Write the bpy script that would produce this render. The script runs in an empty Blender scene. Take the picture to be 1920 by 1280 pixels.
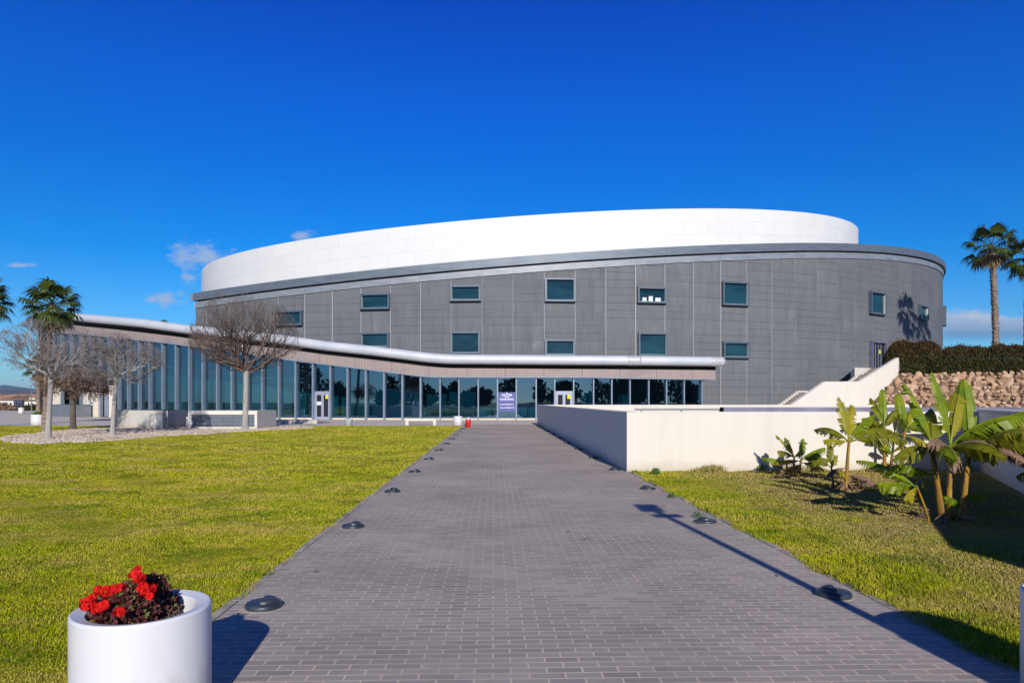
import bpy, math, random
import numpy as np
from mathutils import Vector, Matrix
random.seed(7)
C = bpy.context.scene.collection
R_ = math.radians
F, HX, HY, EYE = 1280.0, 960.0, 752.0, 1.6      # photo focal length, principal column, horizon row, eye height

def at(x, y, D):            # pixel + distance -> point
    return Vector(((x-HX)/F*D, D, EYE+(HY-y)/F*D))
def gnd(x, y, z=0.0):       # pixel on the ground
    D = F*(EYE-z)/(y-HY)
    return Vector(((x-HX)/F*D, D, z))

# ------------------------------------------------------------------ helpers
class MB:
    def __init__(s): s.v=[]; s.f=[]; s.m=[]; s.uv=[]; s.sm=[]
    def add(s, vs, fs, mi=0, uvs=None, sm=False):
        b=len(s.v); s.v += [tuple(p) for p in vs]
        for k,f in enumerate(fs):
            s.f.append([i+b for i in f]); s.m.append(mi); s.sm.append(sm)
            s.uv.append(uvs[k] if uvs else None)
    def box(s, c, sz, mi=0, ex=(1,0), z0=None):
        """box centred at c; ex = 2-D unit vector of its local x axis"""
        cx,cy,cz=c; a,b,h=sz[0]/2,sz[1]/2,sz[2]/2
        ux,uy=ex; vx,vy=-uy,ux
        vs=[]
        for dz in (-h,h):
            for da,db in ((-a,-b),(a,-b),(a,b),(-a,b)):
                vs.append((cx+ux*da+vx*db, cy+uy*da+vy*db, cz+dz))
        s.add(vs,[(3,2,1,0),(4,5,6,7),(0,1,5,4),(1,2,6,5),(2,3,7,6),(3,0,4,7)],mi)
    def prism(s, poly, z0, z1, mi=0):
        """poly: ccw list of (x,y); z0/z1 numbers or per-vertex lists"""
        n=len(poly)
        a=z0 if isinstance(z0,(list,tuple)) else [z0]*n
        b=z1 if isinstance(z1,(list,tuple)) else [z1]*n
        vs=[(p[0],p[1],a[i]) for i,p in enumerate(poly)]+[(p[0],p[1],b[i]) for i,p in enumerate(poly)]
        fs=[tuple(range(n-1,-1,-1)),tuple(range(n,2*n))]
        for i in range(n):
            j=(i+1)%n; fs.append((i,j,n+j,n+i))
        s.add(vs,fs,mi)
    def ribbon(s, pts, zb, zt, us=None, mi=0, sm=False, vt=None):
        """vertical strip through pts [(x,y)], facing the -normal side of travel (viewer when going right)"""
        n=len(pts); vs=[]; fs=[]; uv=[]
        if us is None:
            us=[0]
            for i in range(1,n): us.append(us[-1]+math.dist(pts[i],pts[i-1]))
        for i,p in enumerate(pts): vs += [(p[0],p[1],zb[i]),(p[0],p[1],zt[i])]
        for i in range(n-1):
            fs.append((2*i,2*i+2,2*i+3,2*i+1))
            if vt is None: uv.append(((us[i],zb[i]),(us[i+1],zb[i+1]),(us[i+1],zt[i+1]),(us[i],zt[i])))
            else: uv.append(((us[i],zb[i]-vt[i]),(us[i+1],zb[i+1]-vt[i+1]),(us[i+1],zt[i+1]-vt[i+1]),(us[i],zt[i]-vt[i])))
        s.add(vs,fs,mi,uv,sm)
    def tube(s, pts, rad, n=6, mi=0, sm=True, cap=False):
        pts=[Vector(p) for p in pts]; k=len(pts)
        if not isinstance(rad,(list,tuple)): rad=[rad]*k
        up=None; vs=[]
        for i,p in enumerate(pts):
            d=(pts[min(i+1,k-1)]-pts[max(i-1,0)])
            if d.length<1e-9: d=Vector((0,0,1))
            d.normalize()
            if up is None:
                up=Vector((1,0,0)) if abs(d.x)<.8 else Vector((0,1,0))
            a=(up-d*up.dot(d))
            if a.length<1e-6: a=d.orthogonal()
            a.normalize(); b=d.cross(a); up=a
            for j in range(n):
                t=2*math.pi*j/n
                vs.append(p+(a*math.cos(t)+b*math.sin(t))*rad[i])
        fs=[]
        for i in range(k-1):
            for j in range(n):
                jj=(j+1)%n
                fs.append((i*n+j,i*n+jj,(i+1)*n+jj,(i+1)*n+j))
        if cap:
            fs.append(tuple(range(n-1,-1,-1))); fs.append(tuple((k-1)*n+j for j in range(n)))
        s.add(vs,fs,mi,None,sm)
    def lathe(s, prof, c=(0,0,0), n=32, mi=0, shear=(0,0), sm=True, caps=(False,False)):
        vs=[]
        for r,z,sh in prof:
            for j in range(n):
                t=2*math.pi*j/n; x=r*math.cos(t); y=r*math.sin(t)
                vs.append((c[0]+x,c[1]+y,c[2]+z+sh*(shear[0]*x+shear[1]*y)))
        fs=[]
        for i in range(len(prof)-1):
            for j in range(n):
                jj=(j+1)%n; fs.append((i*n+j,i*n+jj,(i+1)*n+jj,(i+1)*n+j))
        if caps[0]: fs.append(tuple(range(n-1,-1,-1)))
        if caps[1]: fs.append(tuple((len(prof)-1)*n+j for j in range(n)))
        s.add(vs,fs,mi,None,sm)
    def build(s, name, mats, parent=None, loc=None, bevel=0):
        me=bpy.data.meshes.new(name)
        me.from_pydata(s.v,[],s.f)
        if not isinstance(mats,(list,tuple)): mats=[mats]
        for m in mats: me.materials.append(m)
        me.polygons.foreach_set('material_index',s.m)
        me.polygons.foreach_set('use_smooth',s.sm)
        if any(u is not None for u in s.uv):
            l=me.uv_layers.new(name='UVMap'); k=0
            for f,u in zip(s.f,s.uv):
                for q in range(len(f)):
                    if u is not None: l.data[k].uv=u[q]
                    k+=1
        me.update()
        o=bpy.data.objects.new(name,me); C.objects.link(o)
        if loc is not None: o.location=loc
        if parent is not None: o.parent=parent
        if bevel:
            b=o.modifiers.new('bevel','BEVEL'); b.width=bevel; b.segments=2; b.limit_method='ANGLE'; b.angle_limit=R_(40)
        return o

def tag(o,label,cat,group=None):
    o['label']=label; o['category']=cat
    if group: o['group']=group
    return o
def struct(o,kind='structure'):
    o['kind']=kind; return o
def thing(name,label,cat,loc=(0,0,0),group=None,rz=0):
    o=bpy.data.objects.new(name,None); C.objects.link(o); o.location=loc; o.rotation_euler=(0,0,rz)
    o.empty_display_size=.3
    return tag(o,label,cat,group)
def copy_tree(o,parent=None):
    c=o.copy(); C.objects.link(c)
    if parent is not None: c.parent=parent
    for ch in list(o.children): copy_tree(ch,c)
    return c
def lerp(tab,x):
    if x<=tab[0][0]: return tab[0][1]
    for (a,b),(c,d) in zip(tab,tab[1:]):
        if x<=c: return b+(d-b)*(x-a)/(c-a)
    return tab[-1][1]
def smooth_tab(tab,x,w):
    return sum(lerp(tab,x+w*k/4) for k in range(-4,5))/9

# ------------------------------------------------------------------ materials
class NT:
    def __init__(s,name):
        s.m=bpy.data.materials.new(name); s.m.use_nodes=True
        s.t=s.m.node_tree; s.t.nodes.clear()
        s.out=s.n('ShaderNodeOutputMaterial')
    def n(s,k,**kw):
        x=s.t.nodes.new(k)
        for a,b in kw.items(): setattr(x,a,b)
        return x
    def l(s,a,b): s.t.links.new(a,b)
    def val(s,sock,v):
        if hasattr(v,'is_linked') or hasattr(v,'links'): s.l(v,sock)
        else: sock.default_value=v
    def math(s,op,a,b=0.0,c=None,clamp=False):
        x=s.n('ShaderNodeMath',operation=op,use_clamp=clamp)
        s.val(x.inputs[0],a); s.val(x.inputs[1],b)
        if c is not None: s.val(x.inputs[2],c)
        return x.outputs[0]
    def mix(s,f,a,b,blend='MIX'):
        x=s.n('ShaderNodeMix',data_type='RGBA',blend_type=blend)
        s.val(x.inputs[0],f)
        for i,v in ((6,a),(7,b)):
            if isinstance(v,tuple): x.inputs[i].default_value=(*v,1)
            else: s.l(v,x.inputs[i])
        return x.outputs[2]
    def pos(s): return s.n('ShaderNodeNewGeometry').outputs['Position']
    def uv(s): return s.n('ShaderNodeTexCoord').outputs['UV']
    def obj(s): return s.n('ShaderNodeTexCoord').outputs['Object']
    def mapv(s,v,sc=(1,1,1),rot=(0,0,0),loc=(0,0,0)):
        x=s.n('ShaderNodeMapping'); s.l(v,x.inputs[0])
        x.inputs['Scale'].default_value=sc; x.inputs['Rotation'].default_value=rot; x.inputs['Location'].default_value=loc
        return x.outputs[0]
    def noise(s,v,scale,detail=3,rough=.55):
        x=s.n('ShaderNodeTexNoise'); s.l(v,x.inputs['Vector'])
        x.inputs['Scale'].default_value=scale; x.inputs['Detail'].default_value=detail; x.inputs['Roughness'].default_value=rough
        return x.outputs['Fac']
    def ramp(s,f,a,b,lo=0.0,hi=1.0):
        x=s.n('ShaderNodeMapRange',clamp=True); s.l(f,x.inputs[0])
        x.inputs[1].default_value=a; x.inputs[2].default_value=b; x.inputs[3].default_value=lo; x.inputs[4].default_value=hi
        return x.outputs[0]
    def principled(s,col,rough=.6,metal=0.0,spec=.5,bump=None,bstr=.3,bdist=.01):
        p=s.n('ShaderNodeBsdfPrincipled')
        if isinstance(col,tuple): p.inputs['Base Color'].default_value=(*col,1)
        else: s.l(col,p.inputs['Base Color'])
        s.val(p.inputs['Roughness'],rough)
        p.inputs['Metallic'].default_value=metal
        p.inputs['Specular IOR Level'].default_value=spec
        if bump is not None:
            b=s.n('ShaderNodeBump'); b.inputs['Strength'].default_value=bstr; b.inputs['Distance'].default_value=bdist
            s.l(bump,b.inputs['Height']); s.l(b.outputs[0],p.inputs['Normal'])
        s.l(p.outputs[0],s.out.inputs[0])
        return p

def simple(name,col,rough=.6,metal=0.0,spec=.4,var=.15,scale=3.0,bump=0):
    t=NT(name); p=t.pos()
    nz=t.noise(p,scale,5)
    c2=tuple(c*(1-var*1.6) for c in col); c1=tuple(min(1,c*(1+var)) for c in col)
    col_=t.mix(t.ramp(nz,.3,.7),c2,c1)
    t.principled(col_,rough,metal,spec,bump=(t.noise(p,scale*12,4) if bump else None),bstr=bump or .1)
    return t.m

def grass_nodes(t,bladevar=None):
    p=t.pos(); sx=t.n('ShaderNodeSeparateXYZ'); t.l(p,sx.inputs[0])
    big=t.noise(p,.17,3,.6); med=t.noise(p,.85,4,.65); fine=t.noise(p,7.0,5,.75)
    g=(.19,.315,.0); y=(.47,.47,.0); dry=(.54,.44,.075); dk=(.075,.175,.0); brown=(.31,.215,.05)
    a=t.math('ADD',t.math('MULTIPLY',big,.6),t.math('MULTIPLY',med,.5))
    a=t.math('ADD',a,t.math('MULTIPLY',fine,.55))
    col=t.mix(t.ramp(a,.70,.92),g,y)
    d=t.math('MULTIPLY',t.ramp(t.noise(p,1.7,5,.75),.43,.62),t.ramp(t.noise(p,.30,3),.36,.58,.25,1.0))
    # the bed right of the path is drier away from the bricks
    right=t.math('MULTIPLY',t.ramp(t.math('ADD',sx.outputs[0],t.math('MULTIPLY',med,1.6)),4.3,5.6),t.ramp(t.noise(p,.9,4,.7),.34,.54))
    col=t.mix(t.math('MULTIPLY',d,.9),col,dry)
    col=t.mix(t.math('MULTIPLY',t.ramp(t.noise(t.mapv(p,(1,1,1),(0,0,0),(3,11,0)),.62,6,.75),.62,.74),.55),col,brown)
    col=t.mix(t.ramp(t.noise(t.mapv(p,(1,1,1),(0,0,0),(7,3,0)),1.05,5,.7),.52,.62,0,.9),col,dk)
    col=t.mix(t.ramp(t.noise(t.mapv(p,(1,1,1),(0,0,0),(5,5,0)),11,5,.75),.48,.62,0,.85),col,brown)
    col=t.mix(t.ramp(t.noise(t.mapv(p,(1,1,1),(0,0,0),(2,8,0)),8,5,.75),.52,.64,0,.8),col,dk)
    pn=t.noise(t.mapv(p,(.55,1.25,1),(0,0,0),(4,1,0)),.75,6,.72)
    col=t.mix(t.ramp(pn,.50,.62,0,.72),col,(.50,.36,.13))
    col=t.mix(t.ramp(pn,.30,.42,.70,0),col,(.085,.20,.0))
    col=t.mix(t.math('MULTIPLY',right,.9),col,t.mix(t.ramp(fine,.4,.6),(.27,.175,.085),(.46,.345,.18)))
    if bladevar is not None:
        col=t.mix(t.ramp(bladevar,.62,.95,0,.6),col,dry)
        col=t.mix(t.ramp(bladevar,0.0,.35,.4,0),col,dk)
    return col

M={}
t=NT('lawn_soil'); t.principled(t.mix(.45,grass_nodes(t),(.25,.19,.03)),.95,0,0,bump=t.noise(t.pos(),30,4),bstr=.6,bdist=.03); M['lawn']=t.m
t=NT('grass_blades'); at_=t.n('ShaderNodeAttribute',attribute_name='rnd')
t.principled(grass_nodes(t,bladevar=at_.outputs['Fac']),.9,0,0); M['blade']=t.m

# brick pavers: local x across the path, local y along it
t=NT('brick_pavers'); o=t.obj()
wob=t.n('ShaderNodeVectorMath',operation='ADD'); t.l(o,wob.inputs[0])
nzv=t.n('ShaderNodeTexNoise'); nzv.inputs['Scale'].default_value=1.3; t.l(o,nzv.inputs['Vector'])
sc=t.n('ShaderNodeVectorMath',operation='SCALE'); sc.inputs['Scale'].default_value=.022; t.l(nzv.outputs['Color'],sc.inputs[0]); t.l(sc.outputs[0],wob.inputs[1])
br=t.n('ShaderNodeTexBrick',offset=.5,offset_frequency=2); t.l(wob.outputs[0],br.inputs['Vector'])
br.inputs['Scale'].default_value=1; br.inputs['Brick Width'].default_value=.213; br.inputs['Row Height'].default_value=.08
br.inputs['Mortar Size'].default_value=.0064; br.inputs['Mortar Smooth'].default_value=.25; br.inputs['Bias'].default_value=0
br.inputs['Color1'].default_value=(.355,.305,.265,1); br.inputs['Color2'].default_value=(.465,.40,.335,1); br.inputs['Mortar'].default_value=(.3,.3,.3,1)
mort=t.mix(t.ramp(t.noise(o,.7,4,.6),.35,.65),(.48,.40,.32),(.74,.60,.44))
fac=t.math('MULTIPLY',br.outputs['Fac'],t.ramp(t.noise(o,3.5,4,.7),  .22,.42,.5,1))
big=t.ramp(t.noise(o,.5,5,.6),.3,.7,.72,1.18)
base=t.mix(1.0,br.outputs['Color'],t.mix(1,(1,1,1),(1,1,1)),'MULTIPLY')
cc=t.n('ShaderNodeVectorMath',operation='SCALE'); t.l(base,cc.inputs[0]); t.l(big,cc.inputs['Scale'])
col=t.mix(t.ramp(t.noise(o,14,5,.7),.45,.75,0,.35),cc.outputs[0],(.25,.23,.23))
effl=t.math('MULTIPLY',t.ramp(t.noise(t.mapv(o,(1.6,.35,1)),.9,5,.7),.6,.74),t.ramp(t.noise(o,9,4,.6),.4,.65))
effl=t.math('MULTIPLY',effl,t.ramp(t.n('ShaderNodeSeparateXYZ').outputs[0] if False else t.noise(o,.23,2),.45,.6))
col=t.mix(fac,col,mort)
col=t.mix(t.math('MULTIPLY',effl,.55),col,(.62,.60,.58))
col=t.mix(t.ramp(t.noise(o,1.1,6,.75),.62,.78,0,.45),col,(.13,.115,.105))
h=t.math('SUBTRACT',t.math('MULTIPLY',t.noise(o,40,3),.35),t.math('MULTIPLY',br.outputs['Fac'],.05))
t.principled(col,.82,0,.3,bump=h,bstr=.35,bdist=.005); M['brick']=t.m

def wall_paint(name,col,dirt=.5,jointx=None):
    t=NT(name); p=t.pos()
    sep=t.n('ShaderNodeSeparateXYZ'); t.l(p,sep.inputs[0])
    st=t.noise(t.mapv(p,(2.2,2.2,.18)),1.2,5,.65)
    c=t.mix(t.ramp(st,.48,.8,0,.28*dirt),col,tuple(x*.62 for x in (col[0],col[1]*.95,col[2]*.85)))
    low=t.math('ADD',sep.outputs[2],t.math('MULTIPLY',t.noise(p,2.5,5,.7),-.34))
    c=t.mix(t.ramp(low,-.18,.12,.65*dirt,0),c,(.42,.34,.22))
    c=t.mix(t.ramp(t.noise(p,.45,4,.6),.55,.75,0,.18*dirt),c,tuple(x*.7 for x in col))
    t.principled(c,.85,0,.25,bump=t.noise(p,60,4),bstr=.12,bdist=.01)
    return t.m
M['white_wall']=wall_paint('white_render',(.715,.675,.60),.8)
M['cream_wall']=wall_paint('cream_render',(.72,.66,.56),.8)
M['concrete']=wall_paint('pale_concrete',(.62,.60,.55),1.0)

# dark stone cladding: uv = metres along the wall, height
t=NT('dark_stone_cladding'); u=t.uv(); sep=t.n('ShaderNodeSeparateXYZ'); t.l(u,sep.inputs[0])
U=t.math('DIVIDE',sep.outputs[0],3.013); V=t.math('DIVIDE',sep.outputs[1],.745)
fu=t.math('FRACT',U); fv=t.math('FRACT',V)
cell=t.n('ShaderNodeCombineXYZ'); t.l(t.math('FLOOR',U),cell.inputs[0]); t.l(t.math('FLOOR',V),cell.inputs[1])
wn=t.n('ShaderNodeTexWhiteNoise',noise_dimensions='2D'); t.l(cell.outputs[0],wn.inputs['Vector'])
keep=t.math('GREATER_THAN',wn.outputs['Value'],.36)
hl=t.math('MULTIPLY',t.math('LESS_THAN',fv,.085),keep)
vl=t.math('LESS_THAN',t.math('MINIMUM',fu,t.math('SUBTRACT',1.0,fu)),.0085)
fu4=t.math('FRACT',t.math('MULTIPLY',U,4.0))
v4=t.math('MULTIPLY',t.math('LESS_THAN',fu4,.05),t.ramp(t.noise(t.mapv(u,(.35,.9,1)),1.0,3),.5,.75,0,.55))
colu=t.n('ShaderNodeTexWhiteNoise',noise_dimensions='1D'); t.l(t.math('FLOOR',U),colu.inputs['W'])
sp=t.noise(u,16,5,.75); spb=t.noise(u,26,3,.8); spc=t.noise(t.mapv(u,(1,.55,1)),5.5,5,.8); bg=t.noise(t.mapv(u,(.22,.05,1)),1.0,4); stn=t.noise(t.mapv(u,(1.5,.22,1)),1.0,5,.75)
c=t.mix(t.ramp(sp,.3,.7),(.062,.068,.078),(.150,.152,.157))
c=t.mix(t.ramp(spb,.45,.66,0,.6),c,(.225,.227,.232))
c=t.mix(t.ramp(spc,.38,.66,.55,0),c,(.055,.06,.068))
c=t.mix(t.ramp(bg,.3,.7,0,.4),c,(.158,.152,.148))
c=t.mix(t.ramp(stn,.48,.70,0,.62),c,(.055,.058,.066))
c=t.mix(t.ramp(t.noise(t.mapv(u,(.8,.16,1),(0,0,0),(9,2,0)),1.0,5,.7),.55,.72,0,.45),c,(.22,.215,.21))
c=t.mix(t.math('MULTIPLY',wn.outputs['Value'],.50),c,(.088,.092,.10))
c=t.mix(t.ramp(colu.outputs[0],.2,1,0,.28),c,(.145,.141,.138))
c=t.mix(t.math('MULTIPLY',hl,t.math('ADD',.30,t.math('MULTIPLY',colu.outputs[0],.25))),c,(.035,.035,.037))
c=t.mix(t.math('MULTIPLY',v4,.5),c,(.055,.055,.058))
c=t.mix(t.math('MULTIPLY',vl,t.math('MULTIPLY',t.ramp(colu.outputs[0],.15,.8,.3,.85),t.ramp(U,5.0,9.5,1,.12))),c,(.46,.44,.42))
spot=t.n('ShaderNodeTexVoronoi'); t.l(u,spot.inputs['Vector']); spot.inputs['Scale'].default_value=.16
c=t.mix(t.ramp(spot.outputs['Distance'],.012,.035,.5,0),c,(.5,.5,.48))
c=t.mix(1.0,c,(1.27,1.32,1.39),'MULTIPLY')
hgt=t.math('SUBTRACT',sp,t.math('MULTIPLY',t.math('MAXIMUM',hl,vl),1.2))
t.principled(c,.72,0,.35,bump=hgt,bstr=.35,bdist=.02); M['stone']=t.m

# white upper drum panels
t=NT('white_metal_panels'); u=t.uv()
br=t.n('ShaderNodeTexBrick',offset=.37,offset_frequency=2); t.l(u,br.inputs['Vector'])
br.inputs['Scale'].default_value=1; br.inputs['Brick Width'].default_value=2.9; br.inputs['Row Height'].default_value=1.35
br.inputs['Mortar Size'].default_value=.022; br.inputs['Mortar Smooth'].default_value=.2
br.inputs['Color1'].default_value=(.73,.73,.725,1); br.inputs['Color2'].default_value=(.76,.755,.745,1); br.inputs['Mortar'].default_value=(.61,.60,.59,1)
c=t.mix(t.ramp(t.noise(t.mapv(u,(.5,.06,1)),1.0,4),.45,.75,0,.16),br.outputs['Color'],(.60,.59,.575))
t.principled(c,.5,0,.4,bump=br.outputs['Fac'],bstr=-.2,bdist=.02); M['white_panel']=t.m

t=NT('blue_grey_flashing'); u=t.uv(); sep=t.n('ShaderNodeSeparateXYZ'); t.l(u,sep.inputs[0])
fu=t.math('FRACT',t.math('DIVIDE',sep.outputs[0],3.013))
c=t.mix(t.ramp(t.noise(t.mapv(u,(.5,3,1)),1.2,4),.35,.7),(.115,.145,.185),(.165,.195,.235))
c=t.mix(t.math('MULTIPLY',t.math('LESS_THAN',fu,.012),.55),c,(.06,.08,.10))
t.principled(c,.5,.25,.5); M['flashing']=t.m
t=NT('light_flashing'); u=t.uv(); sep=t.n('ShaderNodeSeparateXYZ'); t.l(u,sep.inputs[0])
fu=t.math('FRACT',t.math('DIVIDE',sep.outputs[0],3.013))
c=t.mix(t.ramp(t.noise(t.mapv(u,(.6,2,1)),1.0,5,.7),.35,.7),(.21,.235,.275),(.31,.335,.37))
c=t.mix(t.math('MULTIPLY',t.math('LESS_THAN',fu,.012),.5),c,(.10,.12,.15))
t.principled(c,.5,.2,.5); M['flashing2']=t.m
M['window_frame']=simple('blue_grey_window_frame',(.10,.13,.175),.45,.2,.5,.08,2)
M['reveal']=simple('pale_window_reveal',(.55,.62,.60),.6,0,.3,.05,2)

t=NT('corrugated_copper_fascia'); u=t.uv(); sep=t.n('ShaderNodeSeparateXYZ'); t.l(u,sep.inputs[0])
w=t.math('PINGPONG',t.math('MULTIPLY',sep.outputs[0],7.2),.5)
w=t.ramp(w,.12,.38)
stn=t.noise(t.mapv(u,(1.4,.25,1)),1.0,5,.7)
c=t.mix(t.ramp(stn,.35,.62),(.40,.32,.285),(.345,.285,.28))
c=t.mix(t.ramp(t.noise(t.mapv(u,(.28,.8,1)),1.0,4,.6),.52,.72,0,.7),c,(.25,.195,.24))
c=t.mix(t.math('MULTIPLY',t.math('SUBTRACT',1.0,w),.35),c,(.15,.115,.115))
jn=t.math('LESS_THAN',t.math('FRACT',t.math('DIVIDE',sep.outputs[0],3.25)),.02)
c=t.mix(t.math('MULTIPLY',jn,.6),c,(.15,.12,.17))
t.principled(c,.6,.15,.4,bump=w,bstr=.5,bdist=.03); M['fascia']=t.m

t=NT('silver_canopy'); p=t.pos()
c=t.mix(t.ramp(t.noise(p,.6,4),.3,.7),(.50,.54,.60),(.62,.64,.67))
c=t.mix(t.ramp(t.noise(t.mapv(p,(1,1,.3)),2.0,5,.7),.55,.8,0,.22),c,(.36,.36,.37))
t.principled(c,.45,.12,.5); M['silver']=t.m
M['steel']=simple('brushed_steel',(.66,.66,.67),.35,.35,.5,.1,9)
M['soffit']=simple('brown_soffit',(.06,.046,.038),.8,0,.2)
M['mullion']=simple('blue_grey_aluminium',(.21,.27,.345),.42,.25,.5,.08,1.5)
M['door_frame']=simple('pale_lilac_aluminium',(.33,.36,.46),.45,.2,.5,.08,1.5)
M['purple_metal']=simple('purple_grey_metal',(.20,.185,.26),.5,.3,.5,.2,1.1)
M['dark']=simple('dark_interior',(.012,.016,.018),.7,0,.3)
M['dark_wall']=simple('dark_grey_plaster',(.05,.055,.06),.8,0,.2)
M['partition']=simple('grey_interior_panel',(.20,.27,.34),.7,0,.2)
M['inner']=simple('pale_bounce_wall',(.50,.53,.53),.8,0,.2,.25,.25)  # for the added wall that brightens the foyer glass from behind
M['floor']=simple('foyer_floor',(.12,.12,.12),.4,0,.4)

def glass(name,tint,refl,rtint=(.80,.93,.97)):
    t=NT(name)
    fr=t.n('ShaderNodeLayerWeight'); fr.inputs['Blend'].default_value=.35
    f=t.math('ADD',t.math('MULTIPLY',fr.outputs['Fresnel'],.75),refl,clamp=True)
    tr=t.n('ShaderNodeBsdfTransparent'); tr.inputs[0].default_value=(*tint,1)
    gl=t.n('ShaderNodeBsdfGlossy'); gl.inputs['Color'].default_value=(*rtint,1); gl.inputs['Roughness'].default_value=.004
    b=t.n('ShaderNodeBump'); b.inputs['Strength'].default_value=.05; b.inputs['Distance'].default_value=.05
    t.l(t.noise(t.pos(),.35,2),b.inputs['Height']); t.l(b.outputs[0],gl.inputs['Normal'])
    mx=t.n('ShaderNodeMixShader'); t.l(f,mx.inputs[0]); t.l(tr.outputs[0],mx.inputs[1]); t.l(gl.outputs[0],mx.inputs[2])
    t.l(mx.outputs[0],t.out.inputs[0]); return t.m
M['glass']=glass('teal_tinted_glass',(.05,.34,.42),.25,(.50,.75,.97))
t=NT('dark_window_glass'); p=t.pos(); t.principled(t.mix(t.ramp(t.noise(t.mapv(p,(.25,.25,.9)),1.0,3),.35,.65),(.003,.018,.03),(.012,.055,.075)),.05,0,.55); M['pane']=t.m

M['path_light']=simple('dark_cast_iron',(.045,.06,.075),.42,.2,.5,.25,8)
t=NT('white_planter_plastic'); p=t.pos(); sep=t.n('ShaderNodeSeparateXYZ'); t.l(p,sep.inputs[0])
c=t.mix(t.ramp(t.noise(t.mapv(p,(3,3,.35)),3,5,.7),.5,.8,0,.22),(.70,.715,.75),(.50,.49,.47))
c=t.mix(t.ramp(t.math('ADD',sep.outputs[2],t.math('MULTIPLY',t.noise(p,9,5,.75),-.5)),-.2,.06,.7,0),c,(.36,.31,.24))
c=t.mix(t.ramp(t.noise(p,38,4,.7),.66,.76,0,.35),c,(.40,.38,.35))
t.principled(c,t.ramp(t.noise(p,6,4),.3,.7,.34,.52),0,.5,bump=t.noise(p,90,3),bstr=.05,bdist=.004); M['planter']=t.m
M['kerb']=simple('kerb_concrete',(.42,.37,.32),.85,0,.2,.3,5,.2)
M['plaza']=simple('plaza_concrete_paving',(.63,.56,.49),.85,0,.25,.12,.5,.03)
t=NT('gravel_bed'); p=t.pos()
c=t.mix(t.ramp(t.noise(p,9,5,.8),.35,.65),(.56,.44,.33),(.90,.76,.60))
c=t.mix(t.ramp(t.noise(p,.8,4,.7),.55,.68,0,.8),c,(.26,.17,.11))
t.principled(c,.95,0,.1,bump=t.noise(p,22,4),bstr=.35,bdist=.03); M['gravel']=t.m
t=NT('dry_earth'); p=t.pos()
c=t.mix(t.ramp(t.noise(p,.05,5,.6),.35,.65),(.16,.125,.07),(.12,.14,.05))
t.principled(c,.95,0,.1); M['earth']=t.m
t=NT('tan_boulder'); p=t.pos(); oi=t.n('ShaderNodeObjectInfo')
c=t.mix(oi.outputs['Random'],(.52,.32,.19),(.68,.49,.33))
c=t.mix(t.ramp(t.noise(p,2.4,6,.75),.45,.7,0,.8),c,(.27,.15,.085))
c=t.mix(t.ramp(t.noise(p,5,5,.7),.58,.72,0,.6),c,(.62,.53,.44))
t.principled(c,.92,0,.15,bump=t.noise(p,7,6,.75),bstr=.9,bdist=.12); M['rock']=t.m

M['bank']=simple('brown_stony_earth',(.20,.135,.09),.95,0,.1,.4,2)
M['hedge_core']=simple('dark_hedge_fill',(.016,.014,.007),.95,0,.05,.5,6)  # dark fill for the solid box hidden in the hedges
def bark(name,a,b,sc=(6,6,1.2),s=1.5,bs=.6):
    t=NT(name); p=t.pos()
    nz=t.noise(t.mapv(p,sc),s,5,.7)
    t.principled(t.mix(t.ramp(nz,.35,.65),a,b),.9,0,.15,bump=nz,bstr=bs,bdist=.05); return t.m
M['bark_pale']=bark('pale_grey_bark',(.27,.255,.245),(.42,.40,.38))
M['twig']=bark('grey_brown_twig',(.105,.075,.062),(.20,.155,.135))
M['twig_pale']=bark('pale_grey_twig',(.18,.145,.135),(.34,.295,.28))
M['bark_dark']=bark('dark_bark',(.07,.055,.045),(.16,.125,.10))
M['dead_leaf']=bark('dry_brown_leaf',(.12,.07,.045),(.30,.20,.13),(3,3,3),2)
M['palm_trunk']=bark('fibrous_palm_trunk',(.15,.11,.09),(.38,.30,.24),(1,1,3.5),3,1.0)
def leafmat(name,a,b,sc=2.0,rough=.5,spec=.4,trans=0.0):
    t=NT(name); p=t.pos(); oi=t.n('ShaderNodeAttribute',attribute_name='rnd')
    f=t.ramp(t.math('ADD',t.noise(p,sc,4,.7),t.math('MULTIPLY',oi.outputs['Fac'],.35)),.35,.8)
    c=t.mix(f,a,b)
    pr=t.principled(c,rough,0,spec)
    if trans:
        tl=t.n('ShaderNodeBsdfTranslucent'); t.l(c,tl.inputs[0])
        mx=t.n('ShaderNodeMixShader'); mx.inputs[0].default_value=trans
        t.l(pr.outputs[0],mx.inputs[1]); t.l(tl.outputs[0],mx.inputs[2]); t.l(mx.outputs[0],t.out.inputs[0])
    return t.m
M['palm_leaf']=leafmat('palm_frond_green',(.024,.046,.006),(.10,.125,.012),3,.45,.5)
M['palm_dry']=leafmat('palm_frond_dry',(.16,.10,.05),(.32,.22,.11),3,.8,.2)
M['hedge']=leafmat('hedge_leaf',(.014,.018,.003),(.062,.058,.010),1.2,.6,.3)
M['hedge_tip']=leafmat('hedge_tip_leaf',(.045,.018,.008),(.11,.048,.018),1.2,.6,.3)
M['banana']=leafmat('banana_leaf_green',(.15,.25,.008),(.42,.47,.016),4,.4,.45,.4)
M['banana_y']=leafmat('banana_leaf_yellow',(.34,.34,.02),(.55,.43,.03),5,.4,.4,.4)
M['banana_dark']=leafmat('banana_leaf_olive',(.15,.18,.008),(.40,.37,.02),5,.45,.4,.4)
M['banana_dead']=leafmat('banana_leaf_dead',(.14,.08,.05),(.36,.24,.17),6,.8,.2)
t=NT('banana_stem'); p=t.pos(); nz=t.noise(t.mapv(p,(9,9,1.3)),1.6,4,.7)
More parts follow.
